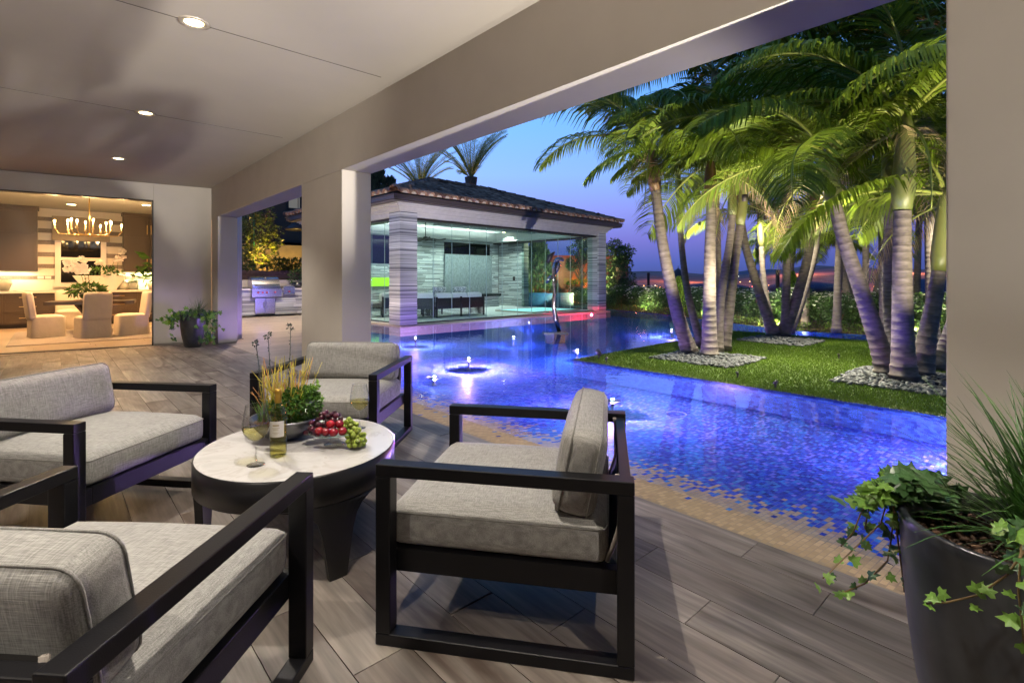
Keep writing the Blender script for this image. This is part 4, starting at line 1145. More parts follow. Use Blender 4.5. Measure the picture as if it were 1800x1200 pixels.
# pavilion furniture
def rattan(a, b, wd, dp, rz, label, cat, group='dark slatted lounge seats in the pavilion'):
    t = thing('slatted_sofa' if wd > 1.5 else 'slatted_chair', label, cat, PL(a, b, .006), PR + rz, group)
    for sx in ([-1, 1] if wd < 1.5 else [-1, 0, 1]):
        MB().bx(sx * (wd / 2 - .03) - .025, sx * (wd / 2 - .03) + .025, -dp / 2, -dp / 2 + .05, 0, .70).build('leg', M['rattan'], t)
        if sx: MB().bx(sx * (wd / 2 - .03) - .025, sx * (wd / 2 - .03) + .025, dp / 2 - .05, dp / 2, 0, .55).build('leg', M['rattan'], t)
    z = .05
    while z < .68:
        MB().bx(-wd / 2 + .05, wd / 2 - .05, -dp / 2 + .012, -dp / 2 + .03, z, z + .022).build('slat', M['rattan'], t)
        if z < .52:
            for sx in (-1, 1): MB().bx(sx * (wd / 2 - .02) - .008, sx * (wd / 2 - .02) + .008, -dp / 2 + .05, dp / 2 - .05, z, z + .022).build('slat', M['rattan'], t)
        z += .045
    MB().bx(-wd / 2 + .05, wd / 2 - .05, -dp / 2 + .031, dp / 2 - .04, .30, .34).build('seat_deck', M['rattan'], t)
    MB().bx(-wd / 2 + .06, wd / 2 - .06, -dp / 2 + .032, -dp / 2 + .05, .34, .66).build('back_panel', M['rattan'], t)
    V, F = rounded(wd - .1, dp - .1, .16, .04, .02, 6, 3); MB().add([Vector((v.x, v.y + .02, v.z + .34)) for v in V], F, 0, True).build('seat_cushion', M['white_cushion'], t)
    nb = max(1, round(wd / .75))
    for i in range(nb):
        V, F = rounded((wd - .1) / nb - .01, .18, .40, .06, .02, 6, 4)
        MB().add([Vector((v.x - (wd - .1) / 2 + (i + .5) * (wd - .1) / nb, v.y - dp / 2 + .15, v.z + .42)) for v in V], F, 0, True).build('back_cushion', M['white_cushion'], t)
    return t
a1, b1, _ = lpt(806, 0, b=1.7)
rattan(a1, 1.95, 2.15, .85, 0, 'dark slatted sofa with white cushions behind the pavilion glass', 'sofa')
a2 = lpt(745, 0, b=1.9)[0]
rattan(a2 + .05, 2.25, .95, .85, rad(-22), 'dark slatted armchair just right of the left stone column', 'armchair')
a3, b3, _ = lpt(668, 0, b=3.4)
rattan(a3 + .2, 3.6, .95, .85, rad(20), 'dark slatted armchair seen through the side glass left of the column', 'armchair')
for u_, rz_ in ((776, .1), (812, -.12)):
    a_, _, _ = lpt(u_, 0, b=1.9)
    V, F = rounded(.5, .14, .38, .05, .01, 6, 4)
    V = [Vector((v.x * (1 + .22 * abs(v.z - .19) / .19), v.y, v.z)) for v in V]
    o = MB().add(V, F, 0, True).build('throw_pillow', M['pattern_cushion'], loc=PL(a_, 2.02, .66), rz=PR + rz_)
    tag(o, 'patterned grey throw pillow on the pavilion sofa, %s one' % ('left' if u_ < 800 else 'right'), 'pillow', 'patterned pillows on the pavilion sofa')
# ceiling fan
def ceiling_fan(a, b, z, label, ztop):
    t = thing('ceiling_fan', label, 'ceiling fan', PL(a, b, 0))
    MB().tube([(0, 0, z + .1), (0, 0, ztop)], .015, 8).build('rod', M['black_steel'], t)
    MB().lathe([(.001, z - .06), (.1, z - .04), (.13, z + .03), (.06, z + .1), (.001, z + .1)], n=20).build('motor', M['black_steel'], t)
    for k in range(5):
        an = k * 1.2566 + .5; c, s = math.cos(an), math.sin(an); vs = []
        for i in range(9):
            r_ = .1 + .62 * i / 8; w_ = .05 + .07 * math.sin(math.pi * i / 8); zz = z + .02 * math.sin(i)
            vs += [(c * r_ - s * w_, s * r_ + c * w_, zz + .03), (c * r_ + s * w_, s * r_ - c * w_, zz - .03)]
        vs2 = [(x, y, q - .012) for x, y, q in vs]
        n = 18; m_ = MB(); fs = [(2 * i, 2 * i + 1, 2 * i + 3, 2 * i + 2) for i in range(8)] + [(n + 2 * i + 2, n + 2 * i + 3, n + 2 * i + 1, n + 2 * i) for i in range(8)]
        m_.add(vs + vs2, fs, 0, True); m_.build('blade', M['black_steel'], t)
ceiling_fan(lpt(748, 0, b=2.6)[0], 2.6, 2.72, 'dark ceiling fan hanging inside the pavilion by the left column', 3.5)
# things on the low table seen over the sofa backs
for i, (u_, h_, r_) in enumerate(((744, .34, .06), (751, .42, .07), (758, .36, .06))):
    a_, _, _ = lpt(u_, 0, b=3.3)
    o = MB().lathe([(.001, 0), (r_, 0), (r_ * .9, h_ * .5), (r_ * .4, h_ * .75), (r_ * .5, h_), (.001, h_)], n=16).build('glass_vase', M['bottle_frost'], loc=PL(a_, 3.3, .5))
    tag(o, 'clear glass vase on the pavilion table, %s of three' % ('left', 'middle', 'right')[i], 'vase', 'glass vases on the pavilion table')
tt = thing('low_table', 'low dark table holding vases inside the pavilion', 'table', PL(lpt(752, 0, b=3.3)[0], 3.3, .006), PR)
MB().bx(-.5, .5, -.3, .3, .44, .492).build('tabletop', M['rattan'], tt)
for sx in (-1, 1):
    for sy in (-1, 1): MB().bx(sx * .46 - .02, sx * .46 + .02, sy * .26 - .02, sy * .26 + .02, 0, .44).build('leg', M['rattan'], tt)
# spa basin inside the pavilion, glowing pale
m_ = MB(); m_.bx(6.3, 9.2, .8, 2.9, .0065, .05); m_.build('spa_rim', M['coping'], pav)
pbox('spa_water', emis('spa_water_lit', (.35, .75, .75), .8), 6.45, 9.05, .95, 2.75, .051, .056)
pbox('wall_switch', M['black_steel'], AL - .10, AL - .088, lpt(902, 0, a=AL - .15)[1] - .08, lpt(902, 0, a=AL - .15)[1] + .08, lpt(902, 493, a=AL - .15)[2], lpt(902, 486, a=AL - .15)[2])
# ================================================================ lounge chairs
def lounge_chair():
    t = thing('lounge_chair', 'x', 'armchair', group='black framed lounge chairs round the coffee table')
    W_, D_, A = .92, .90, .062
    for s in (-1, 1):
        x = s * (W_ / 2 - A / 2); b_ = .004
        def bar(name, y0, y1, z0, z1): MB().bx(x - A / 2, x + A / 2, y0, y1, z0, z1).build(name, M['black_metal'], t, bevel=b_)
        bar('armrest', -D_ / 2, D_ / 2, .598, .642)
        bar('leg', -D_ / 2, -D_ / 2 + .056, .0425, .5975); bar('leg', D_ / 2 - .056, D_ / 2, .0425, .5975)
        bar('floor_rail', -D_ / 2, D_ / 2, 0, .042)
        xi = s * (W_ / 2 - A - .0205)
        MB().bx(xi - .02, xi + .02, -D_ / 2 + .012, D_ / 2 - .012, .235, .318).build('seat_rail', M['black_metal'], t, bevel=.003)
    iw = W_ / 2 - A - .041
    MB().bx(-iw, iw, -D_ / 2 + .012, -D_ / 2 + .052, .235, .318).build('seat_rail', M['black_metal'], t, bevel=.003)
    MB().bx(-iw, iw, D_ / 2 - .052, D_ / 2 - .012, .235, .318).build('seat_rail', M['black_metal'], t, bevel=.003)
    MB().bx(-iw, iw, -D_ / 2 + .055, D_ / 2 - .055, .290, .312).build('seat_deck', M['sling'], t)
    MB().bx(-W_ / 2 + A + .001, W_ / 2 - A - .001, D_ / 2 - .05, D_ / 2 - .008, .575, .625).build('back_rail', M['black_metal'], t, bevel=.004)
    sl = MB(); n = 8; vs = []
    for k in range(2):
        for i in range(n):
            f = i / (n - 1); z = .33 + .30 * f; y = .36 + .035 * f + .03 * math.sin(f * math.pi)
            for x in (-.36, .36): vs.append((x, y + k * .006, z))
    m_ = 2 * n; fs = [(2 * i, 2 * i + 1, 2 * i + 3, 2 * i + 2) for i in range(n - 1)] + [(m_ + 2 * i + 2, m_ + 2 * i + 3, m_ + 2 * i + 1, m_ + 2 * i) for i in range(n - 1)]
    sl.add(vs, fs, 0, True); so = sl.build('back_sling', M['sling'], t)
    for s in (-1, 1):
        pts = [(s * .365, .36 + .035 * f + .03 * math.sin(f * math.pi), .33 + .30 * f) for f in [i / 7 for i in range(8)]]
        MB().tube(pts, .009, 6).build('binding', M['sling_band'], so)
    V, F = rounded(.775, .80, .155, .042, .026, 14, 5, .006)
    V = [Vector((v.x, v.y - .035, v.z + .313)) for v in V]
    sc_ = MB().add(V, F, 0, True).build('seat_cushion', M['linen'], t)
    def loop(w_, d_, z, cx, cyy, r_=.04, tilt=None):
        pts = []
        for (sx, sy) in ((1, 1), (-1, 1), (-1, -1), (1, -1)):
            for k in range(5):
                an = {(1, 1): 0, (-1, 1): 90, (-1, -1): 180, (1, -1): 270}[(sx, sy)] + 90 * k / 4
                pts.append(Vector((sx * (w_ / 2 - r_) + r_ * math.cos(rad(an)) + cx, sy * (d_ / 2 - r_) + r_ * math.sin(rad(an)) + cyy, z)))
        pts.append(pts[0]); return pts
    MB().tube(loop(.772, .797, .442, 0, -.035), .0036, 5, caps=False).build('piping', M['linen_seam'], sc_)
    V, F = rounded(.765, .305, .155, .05, .018, 14, 5, .006)        # built lying flat, then stood up and leaned back
    TM = Matrix.Translation((0, .315, .455)) @ Matrix.Rotation(rad(-11), 4, 'X') @ Matrix.Translation((0, .0, .1525)) @ Matrix.Rotation(rad(90), 4, 'X')
    bc_ = MB().add([TM @ v for v in V], F, 0, True).build('back_cushion', M['linen'], t)
    for zz in (.028, .128):
        MB().tube([TM @ p for p in loop(.762, .302, zz, 0, 0, .05)], .0034, 5, caps=False).build('piping', M['linen_seam'], bc_)
    return t
lc = lounge_chair()
spots = [((1.494, 1.591), rad(217.2), 'nearest right-hand lounge chair, its back to the pool'),
         ((1.6775, 3.8725), rad(-46.6), 'lounge chair beyond the table, facing the viewer, blue light on its arm'),
         ((.135, 3.686), rad(40.2), 'lounge chair at far left, behind the table toward the dining room'),
         ((.0235, 1.7685), rad(133.8), 'lounge chair cropped at the lower left corner, seen from behind its arm')]
for i, ((x, y), rz, lb) in enumerate(spots):
    c = lc if i == 0 else dup(lc)
    c.location = (x, y, 0); c.rotation_euler = (0, 0, rz); c['label'] = lb
# ================================================================ coffee table
TZ = .465
ct = thing('coffee_table', 'oval coffee table with white marble top and three black legs', 'table', (.94, 2.64, 0), rad(63.4))
EA, EB = .50, .468
def ell_pts(a, b, n=72): return [(a * math.cos(2 * math.pi * k / n), b * math.sin(2 * math.pi * k / n)) for k in range(n)]
m_ = MB(); m_.poly(ell_pts(EA - .008, EB - .008), TZ - .022, TZ); o = m_.build('marble_top', M['marble'], ct, bevel=.004)
m_ = MB(); n = 72
prof = [(-.0075, TZ - .001), (0, TZ - .006), (0, TZ - .13), (-.006, TZ - .135), (-.03, TZ - .135), (-.03, TZ - .023)]
vs = []
for e, z in prof: vs += [((EA + e) * math.cos(2 * math.pi * k / n), (EB + e) * math.sin(2 * math.pi * k / n), z) for k in range(n)]
fs = [(i * n + k, i * n + (k + 1) % n, (i + 1) * n + (k + 1) % n, (i + 1) * n + k) for i in range(len(prof) - 1) for k in range(n)]
m_.add(vs, [f[::-1] for f in fs], 0, True); m_.build('apron', M['table_black'], ct)
for wa in (-90, 30, 150):
    a0 = rad(wa - 63.4); m_ = MB(); rows = [(0, .085), (.1, .115), (.2, .15), (.26, .19), (.295, .25), (.318, .34), (TZ - .134, .52)]
    vs = []; q = 9
    for z, hw in rows:
        for ri in (0, -.035):
            for k in range(q):
                a = a0 + hw * (k / (q - 1) * 2 - 1); vs.append(((EA + ri - .001) * math.cos(a), (EB + ri - .001) * math.sin(a), z))
    fs = []
    for i in range(len(rows) - 1):
        o_ = i * 2 * q; p_ = o_ + 2 * q
        for k in range(q - 1):
            fs += [(o_ + k, o_ + k + 1, p_ + k + 1, p_ + k), (o_ + q + k + 1, o_ + q + k, p_ + q + k, p_ + q + k + 1)]
        fs += [(o_, p_, p_ + q, o_ + q), (o_ + q - 1, o_ + 2 * q - 1, p_ + 2 * q - 1, p_ + q - 1)]
    fs += [tuple(list(range(q - 1, -1, -1)) + list(range(q, 2 * q)))]
    m_.add(vs, fs, 0, False); m_.build('leg', M['table_black'], ct)
def tp_(u, v): return fl(u, v, TZ)
# ---- wine glasses
def wine_glass(u, v, label, s=1.0, group=None):
    x, y = tp_(u, v); t = thing('wine_glass', label, 'wine glass', (x, y, TZ + .0005), group=group)
    P_ = [(.001, .004), (.036, .001), (.037, .0025), (.012, .008), (.0045, .016), (.0038, .06), (.0042, .098), (.012, .106), (.034, .120), (.051, .145), (.0565, .170), (.054, .200), (.047, .235), (.042, .262)]
    MB().lathe([(r * s, z * s) for r, z in P_], n=40).build('bowl', M['glass'], t)
    MB().lathe([(r * s, z * s) for r, z in ((.0435, .262), (.0425, .2632), (.0415, .262))], n=40).build('rim', M['glass'], t)
    W_ = [(.001, .1075), (.011, .1075), (.033, .1215), (.050, .146), (.0548, .166), (.0548, .1665), (.001, .1668)]
    MB().lathe([(r * s, z * s) for r, z in W_], n=40).build('wine', M['wine'], t)
    return t
wine_glass(450, 817, 'wine glass of white wine left of the bottle', 1.03, 'glasses of white wine'); wine_glass(632, 752, 'wine glass of white wine behind the green grapes', .93, 'glasses of white wine')
# ---- bottle
x, y = tp_(489, 801)
bt = thing('wine_bottle', 'pale green bottle of white wine with gold foil and paper label', 'bottle', (x, y, TZ + .0005), -YAW)
BPf = [(.001, .012), (.020, .004), (.032, .001), (.0365, .006), (.0372, .02), (.0372, .185), (.035, .205), (.024, .228), (.0155, .242), (.0145, .27), (.0145, .31)]
MB().lathe(BPf, n=40).build('bottle_body', M['bottle'], bt)
MB().lathe([(.001, .014), (.033, .008), (.0362, .022), (.0362, .178), (.001, .179)], n=40).build('wine', M['wine'], bt)
MB().lathe([(.0152, .252), (.0152, .292), (.0165, .293), (.0165, .303), (.0155, .316), (.001, .3165)], n=32).build('foil', M['foil'], bt)
m_ = MB(); n = 14; vs = []
for z in (.098, .172):
    for k in range(n): a = rad(-90 + 58 * (k / (n - 1) * 2 - 1) + 8); vs.append((.0378 * math.cos(a), .0378 * math.sin(a), z))
m_.add(vs, [(k, k + 1, n + k + 1, n + k) for k in range(n - 1)], 0, True); lo = m_.build('label', M['label_paper'], bt)
m_ = MB()
for (z, h, hw) in ((.150, .006, 22), (.139, .0022, 26), (.1325, .0016, 18), (.118, .0014, 24), (.112, .0014, 14)):
    n = 8; vs = []
    for zz in (z, z + h):
        for k in range(n): a = rad(-82 + hw * (k / (n - 1) * 2 - 1)); vs.append((.03805 * math.cos(a), .03805 * math.sin(a), zz))
    m_.add(vs, [(k, k + 1, n + k + 1, n + k) for k in range(n - 1)], 0, True)
m_.build('label_print', M['label_print'], lo)
# ---- fruit stand
x, y = tp_(588, 781)
fs_ = thing('fruit_stand', 'clear glass footed plate piled with fruit', 'fruit stand', (x, y, TZ + .0005))
MB().lathe([(.001, .004), (.05, .001), (.05, .004), (.022, .022), (.018, .04), (.03, .052), (.075, .056), (.118, .066), (.122, .072), (.118, .071), (.07, .061), (.001, .058)], n=44).build('plate', M['glass'], fs_)
MB().lathe([(.122, .070), (.1235, .072), (.122, .0735)], n=44).build('rim', M['pane_edge'], fs_)
e1 = Vector((CS, -SN, 0)); e2 = Vector((SN, CS, 0))           # right and away as seen from the seat
F0 = Vector((x, y, TZ))
def fr(a, b, z): return F0 + e1 * a + e2 * b + Vector((0, 0, z))
gm = MB().ell((0, 0, 0), (.0125, .0125, .0145), 12, 8)
def bunch(name, mat, label, pts, stem, group=None):
    c = sum(pts, Vector()) / len(pts); t = thing(name, label, 'grapes', c)
    me = None
    for p in pts:
        if me is None:
            o = gm.build('grape', mat, t); me = o.data
        else: o = bpy.data.objects.new('grape', me); link(o, t)
        o.location = p - c; o.rotation_euler = (R.uniform(0, 3), R.uniform(0, 3), 0); s = R.uniform(.88, 1.12); o.scale = (s, s, s)
    MB().tube([p - c for p in stem], .0022, 5).build('stem', M['stem'], t)
def heap(n, c, rx, ry, rz, floor, dmin=.0215):
    out = []; tries = 0
    while len(out) < n and tries < 9000:
        tries += 1
        q = Vector((R.uniform(-1, 1), R.uniform(-1, 1), R.uniform(-.2, 1)))
        if q.length > 1: continue
        p = Vector(c) + Vector((q.x * rx, q.y * ry, q.z * rz)); p.z = max(p.z, floor(p) if callable(floor) else floor)
        if all((p - o).length > dmin for o in out): out.append(p)
    return out
hp = [fr(p.x, p.y, p.z) for p in heap(46, (-.035, .02, .085), .085, .05, .075, .074)] + [fr(p.x, p.y, p.z) for p in heap(16, (-.105, .0, .07), .045, .035, .05, .055)]
bunch('grape_bunch', M['grape_red'], 'bunch of dark red grapes heaped on the glass stand', hp, [fr(-.03, .02, .15), fr(-.02, .02, .12), fr(-.05, .01, .1)])
hp = [fr(p.x, p.y, p.z) for p in heap(24, (.065, .005, .085), .05, .04, .045, .076)] + [fr(p.x, p.y, p.z) for p in heap(34, (.125, -.05, .03), .05, .05, .06, .0145)] 
bunch('grape_bunch', M['grape_green'], 'bunch of green grapes spilling off the stand onto the marble', hp, [fr(.06, 0, .13), fr(.10, -.02, .09), fr(.13, -.05, .05)])
for i, (a, b, z, lb) in enumerate(((-.055, -.075, .088, 'red plum at the left end of the front row on the stand'), (-.018, -.085, .087, 'red plum second from left in the front row'), (.026, -.092, .087, 'red plum in the middle of the front row, lowest'),
                                   (.068, -.078, .089, 'red plum at the right end of the front row beside green grapes'), (.044, -.055, .118, 'red plum on top of the front row at right'), (-.002, -.058, .117, 'red plum on top of the front row in the middle'))):
    m_ = MB().ell((0, 0, 0), (.0215, .0215, .0205), 20, 14)
    o = m_.build('plum', M['plum'], loc=fr(a * .95, b * .9, z)); tag(o, lb, 'plum', 'red plums on the glass stand'); o.rotation_euler = (R.uniform(-.4, .4), R.uniform(-.4, .4), R.uniform(0, 6))
    TREE.setdefault(o.name, [])
    MB().tube([(0, 0, .019), (.001, 0, .026)], .0015, 5).build('stem', M['stem'], o)
# ---- planter bowl on the table
x, y = tp_(503, 768)
pb = thing('planter_bowl', 'hammered silver bowl of mixed succulents and herbs on the marble', 'planter', (x, y, TZ + .0005), -YAW)
MB().lathe([(.001, 0), (.075, 0), (.12, .03), (.165, .085), (.18, .115), (.172, .112), (.15, .085), (.001, .08)], n=48).build('bowl', M['silver_bowl'], pb)
MB().lathe([(.001, .094), (.155, .09)], n=24).build('soil', M['soil'], pb)
m_ = MB(); leafmesh(m_, (.07, -.02, .17), 1100, (.12, .11, .09), .026, asp=.75); m_.build('herb_foliage', M['herb'], pb)
m_ = MB()
for k in range(7):
    st_ = Vector((.06 + R.uniform(-.03, .03), R.uniform(-.05, .05), .16)); en = Vector((.14 + R.uniform(-.02, .05), R.uniform(-.05, .05), .24 + R.uniform(-.04, .04)))
    for i in range(26):
        f = i / 25; p = st_.lerp(en, f) + Vector((0, 0, .03 * math.sin(f * 3))); leafmesh(m_, p, 2, (.012, .012, .012), .02, asp=.8)
m_.build('sprigs', M['leaf_light'], pb)
m_ = MB()
for k in range(170):
    a = R.uniform(0, 6.28); p = Vector((-.09 + R.uniform(-.04, .04), R.uniform(-.05, .05), .09)); d = Vector((math.cos(a) * .35 - .15, math.sin(a) * .35, 1)).normalized(); L = R.uniform(.06, .13)
    s = Vector((-d.y, d.x, 0)).normalized() * .0015; m_.add([p - s, p + s, p + d * L * .6 + s, p + d * L + Vector((d.x, d.y, 0)) * .03, p + d * L * .6 - s], [(0, 1, 2, 4), (4, 2, 3)])
m_.build('grass_tuft', M['leaf_light'], pb)
for mt, n_, nm in (('blade_yellow', 60, 'pencil_stems'), ('blade_orange', 22, 'pencil_stems')):
    m_ = MB()
    for k in range(n_):
        p = Vector((R.uniform(-.10, .06), R.uniform(-.07, .07), .09)); d = Vector((R.gauss(0, .22) + p.x * .8, R.gauss(0, .2), 1)).normalized(); L = R.uniform(.14, .36)
        q = p + d * L * .5; m_.tube([p, q, p + d * L + Vector((R.gauss(0, .012), 0, 0))], [.0026, .0024, .0014], 5)
        for j in range(2):
            b_ = p.lerp(p + d * L, R.uniform(.4, .85)); m_.tube([b_, b_ + (d + Vector((R.choice((-1, 1)) * .5, R.gauss(0, .3), 0))).normalized() * R.uniform(.02, .05)], [.002, .0012], 4)
    m_.build(nm, M[mt], pb)
for (dx, dy, h, lx) in ((-.005, .02, .49, 0.02), (-.13, .03, .40, -.045), (-.10, .05, .44, -.02)):
    m_ = MB(); p0 = Vector((dx, dy, .09)); p1 = p0 + Vector((lx, 0, h)); m_.tube([p0, p0.lerp(p1, .5) + Vector((.004, 0, 0)), p1], [.0032, .0028, .002], 5)
    for i in range(20):
        f = .25 + .75 * i / 19; c = p0.lerp(p1, f); a = i * 2.4; d = Vector((math.cos(a), math.sin(a), .9)).normalized(); s = d.cross(Vector((0, 0, 1))).normalized() * .0035; L = .017
        m_.add([c, c + d * L * .5 + s, c + d * L, c + d * L * .5 - s], [(0, 1, 2, 3)])
    leafmesh(m_, p1, 26, (.014, .014, .012), .016, asp=.6); m_.build('sage_stem', M['sage'], pb)
# ================================================================ big planted pots
def ivy_leaf(s=1.0):
    pts = [(0, 0), (.35, -.12), (.62, .05), (.42, .30), (.55, .62), (.24, .58), (0, 1.05), (-.24, .58), (-.55, .62), (-.42, .30), (-.62, .05), (-.35, -.12)]
    c = (0, .32, .07); vs = [c] + [(x, y, -.10 * (x * x) - (.06 if y > .9 else 0)) for x, y in pts]
    n = len(pts); return [(a * s, b * s, d * s) for a, b, d in vs], [(0, 1 + i, 1 + (i + 1) % n) for i in range(n)]
ivm = {}
for nm in ('ivy_dark', 'ivy_light'):
    v_, f_ = ivy_leaf(1); me = bpy.data.meshes.new('ivy_leaf'); me.from_pydata(v_, [], f_); me.materials.append(M[nm]); me.update(); ivm[nm] = me
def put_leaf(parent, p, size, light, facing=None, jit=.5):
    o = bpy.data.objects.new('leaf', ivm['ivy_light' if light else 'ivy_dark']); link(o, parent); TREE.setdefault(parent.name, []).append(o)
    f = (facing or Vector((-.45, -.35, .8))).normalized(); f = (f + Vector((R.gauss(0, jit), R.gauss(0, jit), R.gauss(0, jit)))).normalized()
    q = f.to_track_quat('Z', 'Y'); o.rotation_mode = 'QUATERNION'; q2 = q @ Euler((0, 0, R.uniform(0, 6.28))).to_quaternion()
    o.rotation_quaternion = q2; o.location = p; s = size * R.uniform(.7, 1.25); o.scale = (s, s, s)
POT = [(.001, 0), (.135, 0), (.15, .03), (.186, .195), (.198, .26), (.2165, .40), (.228, .54), (.234, .66), (.2345, .682), (.230, .688), (.219, .686), (.212, .67), (.205, .60), (.001, .60)]
def planted_pot(loc, rz, label, full):
    t = thing('planted_pot', label, 'plant pot', loc, rz)
    MB().lathe(POT, n=72).build('pot', M['pot'], t)
    so = MB()
    for i in range(700 if full else 120):
        a, r_ = R.uniform(0, 6.28), .208 * math.sqrt(R.random()); s = R.uniform(.006, .018)
        so.ell((r_ * math.cos(a), r_ * math.sin(a), .628 + R.uniform(-.006, .014)), (s, s * .5, s * .35), 5, 3, rot=Euler((R.uniform(-.6, .6), R.uniform(-.6, .6), R.uniform(0, 6))))
    so.lathe([(.001, .622), (.21, .618)], n=24)
    so.build('bark_mulch', M['soil'], t, kind='stuff')
    m_ = MB(); n_ = 440 if full else 170
    for k in range(n_):
        a = R.uniform(0, 6.28); r_ = R.uniform(0, .05); p = Vector((.04 + r_ * 1.4 * math.cos(a), -.07 + r_ * 1.4 * math.sin(a), .62))
        el_ = R.uniform(.55, 1.4); az = R.uniform(0, 6.28); L = R.uniform(.26, .52) * (1 if full else .85)
        d = Vector((math.cos(az) * math.cos(el_), math.sin(az) * math.cos(el_), math.sin(el_))); s = Vector((-math.sin(az), math.cos(az), 0)) * .0042
        pv = p; prev = None; q = p.copy(); dd = d.copy(); rows = []
        for i in range(7):
            w_ = 1 - (i / 6) ** 2 * .92; rows.append((q - s * w_, q + s * w_)); q = q + dd * L / 6; dd = (dd + Vector((0, 0, -.16))).normalized()
        vs = [x for r2 in rows for x in r2]; m_.add(vs, [(2 * i, 2 * i + 1, 2 * i + 3, 2 * i + 2) for i in range(6)])
    m_.build('grass_blades', M['grass_blade'], t, kind='stuff')
    return t
PC = Vector((1.76, .093, 0))
p1 = planted_pot(PC, 0, 'large charcoal glazed pot with ivy and strappy grass at lower right', True)
def w2p(q): return q - PC
vines = [([(1600, 868, 1.40), (1560, 880, 1.42), (1548, 920, 1.43), (1500, 965, 1.44), (1452, 1012, 1.44), (1446, 1016, 1.44)], 15, .6),
         ([(1605, 870, 1.40), (1572, 900, 1.41), (1566, 950, 1.42), (1560, 985, 1.42), (1520, 1025, 1.43), (1470, 1046, 1.43)], 17, .5),
         ([(1610, 868, 1.40), (1570, 890, 1.39), (1578, 945, 1.39), (1585, 1000, 1.38), (1590, 1040, 1.38)], 15, .25),
         ([(1590, 872, 1.41), (1530, 872, 1.44), (1512, 905, 1.45), (1500, 935, 1.45), (1478, 960, 1.45)], 13, .5),
         ([(1800, 968, 1.06), (1770, 1010, 1.08), (1720, 1045, 1.12), (1665, 1058, 1.16), (1628, 1060, 1.18)], 9, .8),
         ([(1795, 955, 1.06), (1790, 1040, 1.06), (1796, 1090, 1.06), (1800, 1130, 1.06)], 7, .9),
         ([(1615, 860, 1.45), (1560, 850, 1.50), (1530, 880, 1.50), (1520, 930, 1.50)], 12, .3)]
vm = MB()
for pts, n_, lt in vines:
    P_ = [w2p(dep(*q)) for q in pts]
    vm.tube(P_, .0022, 5)
    for i in range(n_):
        f = (i + .6) / n_ * (len(P_) - 1); k = min(int(f), len(P_) - 2); p = P_[k].lerp(P_[k + 1], f - k)
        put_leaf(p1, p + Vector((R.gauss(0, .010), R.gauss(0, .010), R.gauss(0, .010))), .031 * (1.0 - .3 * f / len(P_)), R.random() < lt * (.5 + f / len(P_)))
vm.build('vine', M['stem'], p1)
for i in range(210):                                             # crown of ivy over the left rim
    u_ = R.gauss(1590, 42); v_ = 868 - 34 * math.exp(-((u_ - 1600) / 55) ** 2) * R.uniform(.1, 1.25) + R.uniform(-6, 22)
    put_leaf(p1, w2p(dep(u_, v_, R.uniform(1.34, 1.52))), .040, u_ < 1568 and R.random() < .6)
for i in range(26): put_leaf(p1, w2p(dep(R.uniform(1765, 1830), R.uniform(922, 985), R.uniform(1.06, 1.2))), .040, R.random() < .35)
pc2 = Vector((2.03, 11.42, 0))
p2 = planted_pot(pc2, 1.0, 'charcoal pot with trailing ivy and grass against the lit wall', False)
p2.scale = (.98, .98, .95)
for i in range(230):
    k = R.random()
    if k < .45: u_, v_ = R.gauss(368, 8), R.uniform(548, 602)
    elif k < .62: u_, v_ = R.gauss(303, 9), 552 + abs(R.gauss(0, 7))
    elif k < .68: u_, v_ = 303 + R.gauss(0, 2), R.uniform(560, 598)
    else: u_, v_ = R.uniform(300, 384), 549 + R.gauss(0, 4)
    q = dep(u_, v_, R.uniform(9.45, 9.7) - (.12 if k < .45 else 0)) - pc2
    Mx = Matrix.Rotation(-1.0, 3, 'Z'); put_leaf(p2, Mx @ q, .075, R.random() < (.7 if u_ < 320 or k < .45 else .4), Vector((-.3, -.9, .4)))
